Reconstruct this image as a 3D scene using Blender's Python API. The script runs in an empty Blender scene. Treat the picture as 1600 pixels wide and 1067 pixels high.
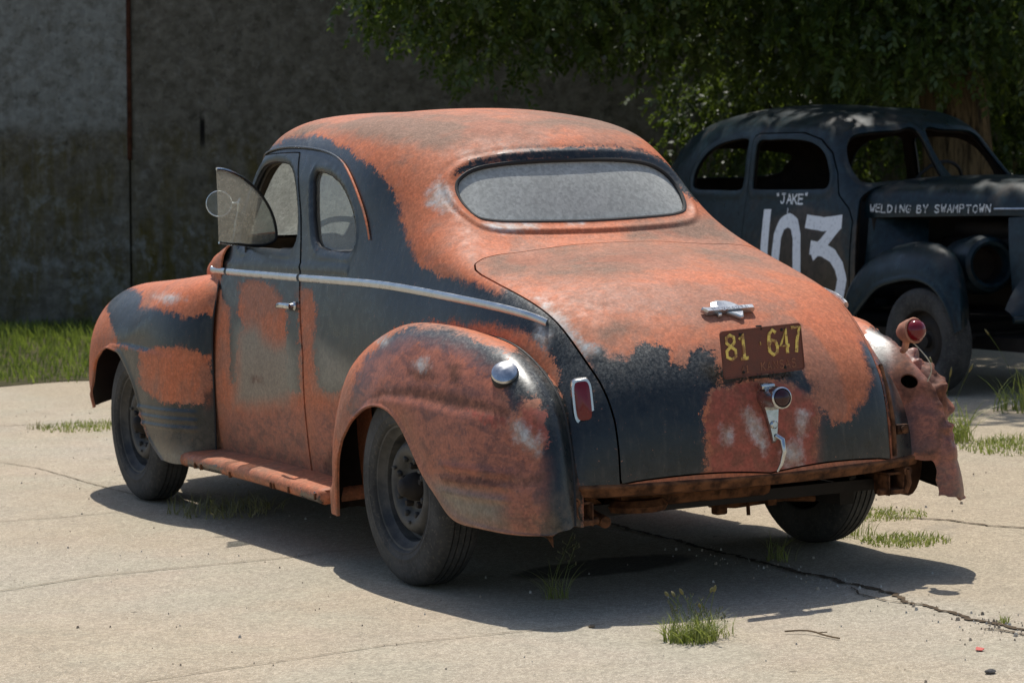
import bpy, bmesh, math, random
import numpy as np
from mathutils import Vector, Matrix
from mathutils.bvhtree import BVHTree

sc = bpy.context.scene
COL = sc.collection
rad = math.radians

# ------------------------------------------------------------------ camera
FPX, YAW, PITCH, ROLL = 4030.0, 27.5, 3.93, -1.55
CAM = np.array([-4.72, -8.19, 1.475])
_y, _p, _r = rad(YAW), rad(PITCH), rad(ROLL)
FW = np.array([math.sin(_y)*math.cos(_p), math.cos(_y)*math.cos(_p), -math.sin(_p)])
_R = np.array([math.cos(_y), -math.sin(_y), 0.0]); _U = np.cross(_R, FW)
RT = _R*math.cos(_r)+_U*math.sin(_r); UP = -_R*math.sin(_r)+_U*math.cos(_r)
cd = bpy.data.cameras.new('camera'); cam = bpy.data.objects.new('camera', cd); COL.objects.link(cam)
cam.matrix_world = Matrix(((RT[0], UP[0], -FW[0], CAM[0]), (RT[1], UP[1], -FW[1], CAM[1]), (RT[2], UP[2], -FW[2], CAM[2]), (0, 0, 0, 1)))
cd.sensor_width = 36.0; cd.lens = 36.0*FPX/1600.0; cd.clip_start = .1; cd.clip_end = 500
cd.dof.use_dof = True; cd.dof.focus_distance = 8.7; cd.dof.aperture_fstop = 7.5
sc.camera = cam

# ------------------------------------------------------------------ light
SUN = np.array([.17, .42, 1.0]); SUN = SUN/np.linalg.norm(SUN)
elev = math.asin(SUN[2]); az = math.atan2(SUN[0], SUN[1])
w = bpy.data.worlds.new('World'); sc.world = w; w.use_nodes = True
nt = w.node_tree; sky = nt.nodes.new('ShaderNodeTexSky'); sky.sky_type = 'NISHITA'; sky.sun_disc = False
sky.sun_elevation = elev; sky.sun_rotation = az; sky.air_density = 1.0; sky.dust_density = 1.5; sky.ozone_density = 1.0
nt.links.new(sky.outputs[0], nt.nodes['Background'].inputs[0]); nt.nodes['Background'].inputs[1].default_value = 0.128
sd_ = bpy.data.lights.new('sun', 'SUN'); sd_.energy = 4.4; sd_.angle = rad(.55); sd_.color = (1, .955, .88)
sun = bpy.data.objects.new('sun', sd_); COL.objects.link(sun)
sun.rotation_euler = Vector(-SUN).to_track_quat('-Z', 'Y').to_euler(); sun.location = (2, 5, 12)
vs = sc.view_settings; vs.view_transform = 'Standard'; vs.look = 'None'; vs.exposure = 0.09; vs.gamma = 1.0

# ------------------------------------------------------------------ node helpers
class NT:
    def __init__(s, name):
        s.m = bpy.data.materials.new(name); s.m.use_nodes = True; s.t = s.m.node_tree
        s.n = s.t.nodes; s.b = s.n['Principled BSDF']; s.out = s.n['Material Output']
    def link(s, a, b): s.t.links.new(a, b)
    def val(s, sock, v):
        if hasattr(v, 'is_output'): s.link(v, sock)
        elif v is not None: sock.default_value = v
    def coord(s, which='Object', scale=None):
        c = s.n.new('ShaderNodeTexCoord').outputs[which]
        if scale is None: return c
        m = s.n.new('ShaderNodeMapping'); s.link(c, m.inputs[0]); m.inputs['Scale'].default_value = scale; return m.outputs[0]
    def noise(s, co, scale, detail=4, rough=.5, dist=0.0):
        n = s.n.new('ShaderNodeTexNoise'); s.link(co, n.inputs['Vector']); n.inputs['Scale'].default_value = scale
        n.inputs['Detail'].default_value = detail; n.inputs['Roughness'].default_value = rough; n.inputs['Distortion'].default_value = dist
        return n.outputs[0]
    def math(s, op, a, b=None, c=None, clamp=False):
        n = s.n.new('ShaderNodeMath'); n.operation = op; n.use_clamp = clamp
        s.val(n.inputs[0], a)
        if b is not None: s.val(n.inputs[1], b)
        if c is not None: s.val(n.inputs[2], c)
        return n.outputs[0]
    def ramp(s, f, lo, hi, a=0.0, b=1.0):
        n = s.n.new('ShaderNodeMapRange'); n.interpolation_type = 'SMOOTHSTEP'
        s.val(n.inputs[0], f); n.inputs[1].default_value = lo; n.inputs[2].default_value = hi
        n.inputs[3].default_value = a; n.inputs[4].default_value = b; return n.outputs[0]
    def mix(s, f, a, b, mode='MIX'):
        n = s.n.new('ShaderNodeMix'); n.data_type = 'RGBA'; n.blend_type = mode
        s.val(n.inputs[0], f)
        for k, v in ((6, a), (7, b)):
            if isinstance(v, tuple): v = v if len(v) == 4 else v+(1,)
            s.val(n.inputs[k], v)
        return n.outputs[2]
    def mixf(s, f, a, b):
        n = s.n.new('ShaderNodeMix'); n.data_type = 'FLOAT'; s.val(n.inputs[0], f); s.val(n.inputs[2], a); s.val(n.inputs[3], b); return n.outputs[0]
    def grain(s, co, scale, c, lo, hi, power=1.0):
        v = s.n.new('ShaderNodeTexVoronoi'); s.link(co, v.inputs['Vector']); v.inputs['Scale'].default_value = scale
        x = s.n.new('ShaderNodeSeparateXYZ'); s.link(v.outputs['Color'], x.inputs[0]); f = s.ramp(x.outputs[0], 0, 1, lo, hi)
        cc = s.n.new('ShaderNodeCombineXYZ')
        for i in range(3): s.link(f, cc.inputs[i])
        return s.mix(1.0, c, cc.outputs[0], 'MULTIPLY')
    def attr(s, name):
        n = s.n.new('ShaderNodeAttribute'); n.attribute_name = name; return n.outputs['Fac']
    def bump(s, h, strength=.3, dist=.01):
        n = s.n.new('ShaderNodeBump'); s.link(h, n.inputs['Height']); n.inputs['Strength'].default_value = strength; n.inputs['Distance'].default_value = dist
        s.link(n.outputs[0], s.b.inputs['Normal'])
    def set(s, color=None, rough=None, metal=None, spec=None, **k):
        if color is not None: s.val(s.b.inputs['Base Color'], color if not isinstance(color, tuple) else (color if len(color) == 4 else color+(1,)))
        if rough is not None: s.val(s.b.inputs['Roughness'], rough)
        if metal is not None: s.val(s.b.inputs['Metallic'], metal)
        if spec is not None: s.val(s.b.inputs['Specular IOR Level'], spec)
        for q, v in k.items(): s.val(s.b.inputs[q.replace('_', ' ')], v)
        return s

def simple(name, col, rough=.6, metal=0.0, spec=.5, var=.35, scale=12, bump=.15, col2=None, detail=6):
    t = NT(name); co = t.coord(); n = t.noise(co, scale, detail, .6); f = t.noise(co, scale*9, 3, .6)
    a = tuple(c*(1-var) for c in col); b = col2 if col2 else tuple(min(1, c*(1+var)) for c in col)
    c = t.mix(t.ramp(n, .3, .7), a, b); c = t.mix(t.ramp(f, .55, .8, 0, .35), c, tuple(x*.6 for x in col))
    t.set(c, t.ramp(n, .2, .8, max(.02, rough-.12), min(1, rough+.12)), metal, spec)
    if bump: t.bump(f, bump, .004)
    return t.m

# ---- weathered paint of the coupe: masks are signed distances (m) stored on the vertices
def paint_material():
    t = NT('weathered_paint'); co = t.coord()
    n1 = t.noise(co, 5, 8, .62); n2 = t.noise(co, 26, 6, .6); n3 = t.noise(co, 85, 5, .68); n4 = t.noise(co, 210, 3, .65)
    cst = t.coord('Object', (9, 9, 1.4)); streak = t.noise(cst, 6, 6, .6); broad = t.noise(co, 2.0, 9, .68, .5)
    cen = lambda n, k: t.math('MULTIPLY', t.math('SUBTRACT', n, .5), k)
    e = t.math('ADD', t.math('ADD', cen(n1, .07), cen(n2, .06)), t.math('ADD', cen(n3, .055), cen(n4, .05)))
    e2 = t.math('ADD', cen(n2, .05), t.math('ADD', cen(n3, .04), cen(n4, .02)))
    e3 = t.math('ADD', cen(n1, .05), cen(n2, .02)); e4 = t.math('ADD', cen(n1, .20), t.math('ADD', cen(broad, .16), cen(n2, .05)))
    geo = t.n.new('ShaderNodeNewGeometry'); sx = t.n.new('ShaderNodeSeparateXYZ'); t.link(geo.outputs['Normal'], sx.inputs[0]); nz = sx.outputs[2]
    # orange primer, bleached and dusty by patches
    c = t.mix(t.ramp(n1, .30, .70), (.530, .147, .060), (.450, .148, .068))
    c = t.mix(t.ramp(broad, .47, .58, 0, .70), c, (.300, .150, .098))
    c = t.mix(t.ramp(n3, .52, .64, 0, .5), c, (.60, .205, .11)); c = t.mix(t.ramp(n4, .50, .66, 0, .42), c, (.25, .10, .058))
    c = t.mix(t.ramp(t.noise(co, 46, 6, .72), .62, .72, 0, .6), c, (.20, .085, .05))
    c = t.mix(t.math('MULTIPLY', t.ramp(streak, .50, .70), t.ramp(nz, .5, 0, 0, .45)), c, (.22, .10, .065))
    rough = t.ramp(n2, .2, .8, .50, .74)
    soft = t.ramp(t.noise(co, 2.7, 3, .5), .50, .60); cr = cen(t.noise(co, 60, 6, .75), .05)
    def layer(name, col, rgh, w=.008, edge=e, strength=1.0, crisp=False):
        nonlocal c, rough
        d = t.math('ADD', t.attr(name), edge); m = t.ramp(d, w, -w, 0, strength)
        if crisp: m = t.mixf(soft, t.ramp(t.math('ADD', d, cr), .0035, -.0035, 0, strength), m)
        c = t.mix(m, c, col); rough = t.mixf(m, rough, rgh); return m
    dusty = t.mix(n2, (.290, .190, .138), (.240, .150, .105)); dusty = t.mix(t.ramp(n4, .42, .60, 0, .8), dusty, (.165, .110, .080)); dusty = t.mix(t.ramp(broad, .5, .62, 0, .6), dusty, (.40, .135, .075))
    layer('dusty', dusty, .85, .045, e4, .92)
    blue = t.mix(t.ramp(n2, .3, .75), (.006, .009, .010), (.012, .016, .017))
    grime = t.ramp(t.math('ADD', t.math('MULTIPLY', n3, .6), t.math('MULTIPLY', n4, .4)), .44, .60, .12, 1)
    dustf = t.math('MULTIPLY', t.ramp(nz, .26, .80), t.math('MULTIPLY', t.ramp(n1, .3, .62, .45, 1), grime))
    blue = t.mix(t.math('MULTIPLY', dustf, .78), blue, (.175, .178, .162))
    blue = t.mix(t.math('MULTIPLY', t.ramp(streak, .50, .70), .45), blue, (.050, .046, .038))
    mb = layer('blue', blue, t.math('ADD', t.ramp(n2, .2, .8, .23, .38), t.math('MULTIPLY', dustf, .14)), .018, crisp=True)
    wco = t.coord('Object', (4.5, 3.6, 8)); w1 = t.noise(wco, 2.6, 9, .72, .6); w2 = t.noise(wco, 5.5, 8, .75, .4)
    wcol = t.mix(t.ramp(w1, .38, .54), (.165, .066, .050), (.37, .125, .072)); wcol = t.mix(t.ramp(w2, .50, .60, 0, .85), wcol, (.22, .085, .060)); wcol = t.mix(t.ramp(w2, .62, .70, 0, .8), wcol, (.50, .25, .165)); wcol = t.mix(t.ramp(n3, .6, .7, 0, .6), wcol, (.07, .035, .030))
    layer('wear', wcol, .5, .05, e3, .92)
    layer('tan', t.mix(n1, (.175, .158, .118), (.25, .222, .168)), .42, .05, e3, .92)  # tan on the door: reflection of sunlit ground in glossy black, painted in
    layer('rust', t.mix(t.ramp(n2, .35, .7), (.085, .036, .024), (.21, .085, .045)), .8, .02, e2, .85)
    layer('red', t.mix(t.ramp(n2, .35, .65), (.36, .088, .055), (.24, .075, .045)), .6, .014, e2, .9, True)
    layer('pale', t.mix(t.ramp(n2, .3, .7), (.46, .48, .47), (.44, .30, .22)), .5, .022, e2, .85)
    sc = t.noise(t.coord('Object', (2, 2, 30)), 9, 4, .8, 1.2); c = t.mix(t.ramp(sc, .68, .70, 0, .35), c, (.36, .27, .21))
    sc2 = t.noise(t.coord('Object', (26, 26, 3)), 5, 5, .8, .8); c = t.mix(t.math('MULTIPLY', t.ramp(sc2, .655, .675, 0, .5), mb), c, (.26, .13, .085))
    # chips through the dark paint, dark scabs in the primer
    chip = t.ramp(t.noise(co, 85, 3, .6), .69, .72, 0, .8); c = t.mix(t.math('MULTIPLY', chip, mb), c, (.28, .12, .07))
    scab = t.math('MULTIPLY', t.ramp(t.noise(co, 58, 5, .75), .68, .71), t.ramp(broad, .55, .48)); c = t.mix(t.math('MULTIPLY', scab, .8), c, (.06, .035, .028))
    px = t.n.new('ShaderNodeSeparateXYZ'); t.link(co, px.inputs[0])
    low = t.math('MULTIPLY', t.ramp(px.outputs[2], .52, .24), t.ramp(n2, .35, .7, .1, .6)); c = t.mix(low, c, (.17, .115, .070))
    c = t.grain(co, 120, c, .84, 1.12); c = t.grain(co, 46, c, .93, 1.06)
    t.set(c, rough, 0, t.mixf(mb, .28, .45))
    t.bump(t.math('ADD', t.math('MULTIPLY', t.noise(co, 3.4, 3, .5), 5.0), t.math('ADD', t.math('MULTIPLY', n2, .7), t.math('MULTIPLY', n3, .3))), .14, .006)
    return t.m

def dusty_glass(name, lo, hi, col=(.42, .42, .39), smear=False):
    t = NT(name); co = t.coord(); n = t.noise(co, 7, 7, .65, .5); f = t.noise(co, 190, 3, .6); sp = t.noise(co, 60, 4, .7)
    tr = t.n.new('ShaderNodeBsdfTransparent'); tr.inputs[0].default_value = (.86, .9, .88, 1)
    gl = t.n.new('ShaderNodeBsdfGlossy'); gl.inputs['Roughness'].default_value = .03; gl.inputs[0].default_value = (1, 1, 1, 1)
    lw = t.n.new('ShaderNodeLayerWeight'); fr = t.math('ADD', t.math('MULTIPLY', t.math('POWER', lw.outputs['Facing'], 4.5), .9), .05, clamp=True)
    m1 = t.n.new('ShaderNodeMixShader'); t.link(fr, m1.inputs[0]); t.link(tr.outputs[0], m1.inputs[1]); t.link(gl.outputs[0], m1.inputs[2])
    fac = t.ramp(t.math('ADD', t.math('MULTIPLY', n, .55), t.math('MULTIPLY', f, .45)), .34, .66, lo, hi)
    if smear:
        px = t.n.new('ShaderNodeSeparateXYZ'); t.link(co, px.inputs[0])
        def arc(cx, cz, r, wd):
            d = t.math('SQRT', t.math('ADD', t.math('POWER', t.math('SUBTRACT', px.outputs[0], cx), 2), t.math('POWER', t.math('SUBTRACT', px.outputs[2], cz), 2)))
            d = t.math('ADD', d, t.math('MULTIPLY', t.math('SUBTRACT', sp, .5), .03))
            return t.math('ABSOLUTE', t.math('SUBTRACT', d, r))
        a = t.math('MINIMUM', t.math('MINIMUM', arc(-.42, 1.44, .19, 0), arc(.10, 1.24, .23, 0)), arc(-.50, 1.42, .11, 0))
        smask = t.math('MULTIPLY', t.ramp(a, .008, 0, 0, .55), t.ramp(sp, .35, .55))
    dc = t.grain(co, 95, t.mix(t.ramp(sp, .4, .6), tuple(c*.88 for c in col), col), .87, 1.09)
    if smear: dc = t.mix(smask, dc, (.85, .86, .82)); dc = t.mix(t.ramp(n, .55, .70, 0, .4), dc, (.80, .80, .76))
    d1 = t.n.new('ShaderNodeBsdfDiffuse'); t.link(dc, d1.inputs[0]); d2 = t.n.new('ShaderNodeBsdfTranslucent'); t.link(dc, d2.inputs[0])
    df = t.n.new('ShaderNodeMixShader'); df.inputs[0].default_value = .42; t.link(d1.outputs[0], df.inputs[1]); t.link(d2.outputs[0], df.inputs[2])
    m2 = t.n.new('ShaderNodeMixShader'); t.link(fac, m2.inputs[0]); t.link(m1.outputs[0], m2.inputs[1]); t.link(df.outputs[0], m2.inputs[2])
    t.link(m2.outputs[0], t.out.inputs[0]); return t.m

M = {}
M['paint'] = paint_material()
M['inside'] = simple('underside_metal', (.020, .014, .010), .9, 0, .2)
M['lining'] = simple('cabin_lining', (.10, .085, .065), .9, 0, .2)
M['rubber'] = simple('weather_strip', (.012, .012, .012), .7)
M['chrome'] = simple('aged_chrome', (.48, .49, .49), .20, 1.0, var=.2, scale=30, bump=.05)
M['dullchrome'] = simple('dull_bright_metal', (.50, .52, .53), .33, .9, var=.12, scale=22, bump=.1)
M['rustmetal'] = simple('rusty_metal', (.10, .045, .022), .9, 0, .2, var=.65, scale=22, bump=.6, col2=(.20, .085, .038))
M['darkmetal'] = simple('greasy_dark_metal', (.022, .018, .015), .75, 0, .3, var=.4)
M['redlens'] = NT('red_lens').set((.14, .004, .008), .08, 0, .5).m
M['darklens'] = NT('dark_red_lens').set((.03, .004, .006), .08, 0, .5).m
M['seat'] = simple('seat_cloth', (.30, .24, .16), .9, 0, .2)
M['wheelpaint'] = simple('wheel_steel', (.030, .033, .036), .62, 0, .4, var=.4, scale=14, col2=(.085, .08, .07))
M['glass_rear'] = dusty_glass('dusty_rear_glass', .90, 1.0, (.70, .71, .67), True)
M['glass_ws'] = dusty_glass('dusty_windshield_glass', .40, .72, (.50, .52, .46))
M['glass_side'] = dusty_glass('dusty_side_glass', .30, .48, (.36, .34, .29))
M['glass_vent'] = dusty_glass('dusty_vent_glass', .27, .38, (.62, .56, .46))
M['mirrorglass'] = dusty_glass('bare_mirror_ring_glass', .05, .12, (.4, .38, .33))
def tyre_mat(name, base):
    t = NT(name); co = t.coord(); n = t.noise(co, 7, 7, .65); f = t.noise(co, 80, 4, .6)
    c = t.mix(t.ramp(n, .3, .7), base, tuple(x*2.0+.012 for x in base)); c = t.mix(t.ramp(f, .5, .75, 0, .5), c, (.14, .12, .095))
    t.set(c, .82, 0, .3); t.bump(f, .25, .003); return t.m
M['tyre'] = tyre_mat('dusty_tyre_rubber', (.026, .026, .025))

# ------------------------------------------------------------------ object helpers
def mesh_obj(name, V, F, mat, parent=None, mats=None, midx=None, smooth=True, loc=None):
    me = bpy.data.meshes.new(name); me.from_pydata([tuple(map(float, v)) for v in V], [], [tuple(map(int, f)) for f in F]); me.update()
    for m in (mats or [mat]): me.materials.append(m)
    if midx is not None: me.polygons.foreach_set('material_index', np.asarray(midx, dtype=np.int32))
    if smooth: me.polygons.foreach_set('use_smooth', np.ones(len(me.polygons), dtype=bool))
    o = bpy.data.objects.new(name, me); COL.objects.link(o)
    if loc is not None: o.location = loc
    if parent is not None: o.parent = parent
    return o
def empty(name, loc=(0, 0, 0), rz=0.0, parent=None):
    o = bpy.data.objects.new(name, None); COL.objects.link(o); o.location = loc; o.rotation_euler = (0, 0, rz); o.empty_display_size = .2
    if parent is not None: o.parent = parent
    return o
def tag(o, label=None, cat=None, group=None, kind=None):
    if label: o['label'] = label
    if cat: o['category'] = cat
    if group: o['group'] = group
    if kind: o['kind'] = kind
    return o

class MB:
    """collects shapes into one mesh"""
    def __init__(s): s.V = []; s.F = []; s.m = []
    def add(s, V, F, mi=0):
        b = len(s.V); s.V += [tuple(v) for v in V]; s.F += [tuple(i+b for i in f) for f in F]; s.m += [mi]*len(F); return s
    def box(s, c, d, R=None, mi=0, bev=0.0):
        c = np.array(c, float); h = np.array(d, float)/2
        if bev <= 0:
            P = [np.array([x, y, z])*h for x in (-1, 1) for y in (-1, 1) for z in (-1, 1)]
            F = [(0, 1, 3, 2), (4, 6, 7, 5), (0, 4, 5, 1), (2, 3, 7, 6), (0, 2, 6, 4), (1, 5, 7, 3)]
        else:
            bm = bmesh.new(); bmesh.ops.create_cube(bm, size=2)
            for v in bm.verts: v.co = Vector((v.co.x*h[0], v.co.y*h[1], v.co.z*h[2]))
            bmesh.ops.bevel(bm, geom=list(bm.edges), offset=min(bev, *(h*.9)), segments=2, affect='EDGES', profile=.5)
            bm.verts.ensure_lookup_table(); P = [np.array(v.co) for v in bm.verts]; F = [tuple(v.index for v in f.verts) for f in bm.faces]; bm.free()
        R = np.eye(3) if R is None else np.array(R)
        return s.add([c+R@p for p in P], F, mi)
    def tube(s, pts, r, n=10, mi=0, caps=True, closed=False, squash=None):
        pts = [np.array(p, float) for p in pts]; k = len(pts)
        rr = r if hasattr(r, '__len__') else [r]*k
        V = []; prev = None
        for i in range(k):
            if closed: tng = pts[(i+1) % k]-pts[(i-1) % k]
            else: tng = pts[min(i+1, k-1)]-pts[max(i-1, 0)]
            tng = tng/(np.linalg.norm(tng)+1e-12)
            if prev is None:
                a = np.array([0, 0, 1.]) if abs(tng[2]) < .9 else np.array([1., 0, 0]); u = np.cross(tng, a)
            else: u = prev-tng*np.dot(prev, tng)
            u = u/(np.linalg.norm(u)+1e-12); prev = u; v = np.cross(tng, u)
            for j in range(n):
                a = 2*math.pi*j/n
                off = rr[i]*(math.cos(a)*u+math.sin(a)*v)
                if squash is not None: off = off-squash[0]*np.dot(off, squash[0])*(1-squash[1])
                V.append(pts[i]+off)
        F = []
        for i in range(k if closed else k-1):
            for j in range(n):
                a = i*n+j; b = i*n+(j+1) % n; c = ((i+1) % k)*n+(j+1) % n; d = ((i+1) % k)*n+j; F.append((a, b, c, d))
        if caps and not closed: F.append(tuple(range(n-1, -1, -1))); F.append(tuple((k-1)*n+j for j in range(n)))
        return s.add(V, F, mi)
    def lathe(s, prof, c, axis, n=32, mi=0, up=None):
        """prof: (radius, along axis)"""
        c = np.array(c, float); ax = np.array(axis, float); ax = ax/np.linalg.norm(ax)
        a = np.array([0, 0, 1.]) if abs(ax[2]) < .9 else np.array([1., 0, 0]); u = np.cross(ax, a); u /= np.linalg.norm(u); v = np.cross(ax, u)
        V = []; k = len(prof)
        for j in range(n):
            t = 2*math.pi*j/n
            for (r, h) in prof: V.append(c+ax*h+r*(math.cos(t)*u+math.sin(t)*v))
        F = [(j*k+i, j*k+i+1, ((j+1) % n)*k+i+1, ((j+1) % n)*k+i) for j in range(n) for i in range(k-1)]
        return s.add(V, F, mi)
    def build_each(s, name, mat, parent=None, smooth=True):
        p = list(range(len(s.V)))
        def f(i):
            while p[i] != i: p[i] = p[p[i]]; i = p[i]
            return i
        for q in s.F:
            for b in q[1:]: p[f(b)] = f(q[0])
        gr = {}
        for q in s.F: gr.setdefault(f(q[0]), []).append(q)
        out = []
        for fs in gr.values():
            us = sorted({i for q in fs for i in q}); mp = {o: i for i, o in enumerate(us)}; out.append(mesh_obj(name, [s.V[i] for i in us], [tuple(mp[i] for i in q) for q in fs], mat, parent, smooth=smooth))
        return out
    def build(s, name, mat, parent=None, mats=None, smooth=True):
        o = mesh_obj(name, s.V, s.F, mat, parent, mats, s.m, smooth)
        if smooth:
            try:
                bm = bmesh.new(); bm.from_mesh(o.data)
                for e in bm.edges:
                    if len(e.link_faces) == 2 and e.calc_face_angle(0) > rad(38): e.smooth = False
                bm.to_mesh(o.data); bm.free()
            except Exception: pass
        return o

# ------------------------------------------------------------------ surface helpers
def nat_spline(t, P, q):
    """natural cubic spline through P (n,...) at knots t, evaluated at q"""
    n = len(t); P = np.asarray(P, float); sh = P.shape[1:]; P = P.reshape(n, -1)
    h = np.diff(t); A = np.zeros((n, n)); B = np.zeros_like(P); A[0, 0] = A[-1, -1] = 1
    for i in range(1, n-1):
        A[i, i-1] = h[i-1]; A[i, i] = 2*(h[i-1]+h[i]); A[i, i+1] = h[i]
        B[i] = 6*((P[i+1]-P[i])/h[i]-(P[i]-P[i-1])/h[i-1])
    Mm = np.linalg.solve(A, B)
    k = np.clip(np.searchsorted(t, q, side='right')-1, 0, n-2)
    a = (t[k+1]-q)/h[k]; b = (q-t[k])/h[k]
    a = a[:, None]; b = b[:, None]; hk = h[k][:, None]
    out = a*P[k]+b*P[k+1]+((a**3-a)*Mm[k]+(b**3-b)*Mm[k+1])*hk*hk/6
    return out.reshape((len(q),)+sh)
def surf(ctrl, step=.013, smooth=6):
    C = np.array(ctrl, float)
    du = np.linalg.norm(np.diff(C, axis=0), axis=2).mean(1); dv = np.linalg.norm(np.diff(C, axis=1), axis=2).mean(0)
    tu = np.r_[0, np.cumsum(du)]; tv = np.r_[0, np.cumsum(dv)]
    mu = np.linalg.norm(np.diff(C, axis=0), axis=2).sum(0).max(); mv = np.linalg.norm(np.diff(C, axis=1), axis=2).sum(1).max()
    nu = int(mu/step)+2; nv = int(mv/step)+2
    if nv % 2 == 0: nv += 1
    G = nat_spline(tu, C, np.linspace(0, tu[-1], nu)); G = np.swapaxes(nat_spline(tv, np.swapaxes(G, 0, 1), np.linspace(0, tv[-1], nv)), 0, 1)
    for _ in range(smooth):
        H = G.copy(); H[1:-1, 1:-1] = .5*G[1:-1, 1:-1]+.125*(G[2:, 1:-1]+G[:-2, 1:-1]+G[1:-1, 2:]+G[1:-1, :-2]); G = H
    return G
def gnorm(G, flip=False):
    a = np.gradient(G, axis=0); b = np.gradient(G, axis=1); N = np.cross(a, b); N /= np.linalg.norm(N, axis=2, keepdims=True)+1e-12
    return -N if flip else N
def gridmesh(G, flip=False):
    nu, nv = G.shape[:2]; i, j = np.meshgrid(np.arange(nu-1), np.arange(nv-1), indexing='ij'); a = (i*nv+j).ravel()
    F = np.stack([a, a+nv, a+nv+1, a+1], 1) if not flip else np.stack([a, a+1, a+nv+1, a+nv], 1)
    return G.reshape(-1, 3), gnorm(G, flip=flip).reshape(-1, 3), [tuple(f) for f in F.tolist()]
def oriented(G, centre):
    V, N, F = gridmesh(G)
    if ((V-np.array(centre))*N).sum() < 0: V, N, F = gridmesh(G, True)
    return V, N, F
def poly_sd(P, poly):
    """signed distance of points P (n,2) to closed polygon, negative inside"""
    Q = np.asarray(poly, float); A = Q; B = np.roll(Q, -1, 0); n = len(P); d2 = np.full(n, 1e18); ins = np.zeros(n, bool)
    for a, b in zip(A, B):
        e = b-a; L = e@e+1e-18; t = np.clip(((P-a)@e)/L, 0, 1); q = P-a-t[:, None]*e; d2 = np.minimum(d2, (q*q).sum(1))
        c = (a[1] > P[:, 1]) != (b[1] > P[:, 1])
        with np.errstate(divide='ignore', invalid='ignore'): xi = a[0]+(P[:, 1]-a[1])*(b[0]-a[0])/(b[1]-a[1]+1e-18)
        ins ^= c & (P[:, 0] < xi)
    d = np.sqrt(d2); return np.where(ins, -d, d)
def roundpoly(pts, n=8):
    """closed smooth curve through pts (Catmull-Rom)"""
    P = np.array(pts, float); k = len(P); out = []
    for i in range(k):
        p0, p1, p2, p3 = P[i-1], P[i], P[(i+1) % k], P[(i+2) % k]
        for j in range(n):
            t = j/n; out.append(.5*((2*p1)+(-p0+p2)*t+(2*p0-5*p1+4*p2-p3)*t*t+(-p0+3*p1-3*p2+p3)*t**3))
    return np.array(out)
def clip(V, N, F, s):
    """keep the part of the mesh where s <= 0"""
    s = np.where(np.abs(s) < 1e-7, -1e-7, s); V = list(map(np.array, V)); N = list(map(np.array, N)); cache = {}; out = []
    neg = s < 0
    for f in F:
        k = sum(bool(neg[i]) for i in f)
        if k == len(f): out.append(f); continue
        if k == 0: continue
        g = []
        for a, b in zip(f, f[1:]+f[:1]):
            if neg[a]: g.append(a)
            if neg[a] != neg[b]:
                key = (min(a, b), max(a, b))
                if key not in cache:
                    t = s[a]/(s[a]-s[b]); cache[key] = len(V); V.append(V[a]+(V[b]-V[a])*t); N.append(N[a]+(N[b]-N[a])*t)
                g.append(cache[key])
        if len(g) > 2: out.append(tuple(g))
    used = sorted({i for f in out for i in f}); mp = {o: i for i, o in enumerate(used)}
    return np.array([V[i] for i in used]), np.array([N[i] for i in used]), [tuple(mp[i] for i in f) for f in out]
def shell(V, N, F, th=.012, inner=True):
    """give the sheet a turned-in rim and, if inner, a dark inside skin; returns V, F, midx"""
    N = N/(np.linalg.norm(N, axis=1, keepdims=True)+1e-12)
    cnt = {}
    for f in F:
        for a, b in zip(f, f[1:]+f[:1]): cnt[(a, b)] = cnt.get((a, b), 0)+1
    bd = [e for e in cnt if (e[1], e[0]) not in cnt]
    V2 = [v for v in V]; F2 = list(F); mi = [0]*len(F)
    vs_ = sorted({i for e in bd for i in e}); A = {}; B = {}
    for i in vs_:
        A[i] = len(V2); V2.append(V[i]); B[i] = len(V2); V2.append(V[i]-N[i]*th)
    for a, b in bd: F2.append((A[b], A[a], B[a], B[b])); mi.append(0)
    if inner:
        o = len(V2); V2 += [v-n*th for v, n in zip(V, N)]; F2 += [tuple(i+o for i in reversed(f)) for f in F]; mi += [1]*len(F)
    return np.array(V2), F2, mi

# oblique frame in which the paint patches are described (metres)
E1 = np.array([math.cos(rad(27.5)), -math.sin(rad(27.5)), 0.0]); ED = np.array([math.sin(rad(27.5)), math.cos(rad(27.5)), 0.0])
def decal(P): P = np.asarray(P); return np.stack([P@E1, P[:, 2]+.07*(P@ED)], 1)
LAYERS = ('blue', 'wear', 'tan', 'rust', 'red', 'pale', 'dusty')
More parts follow.
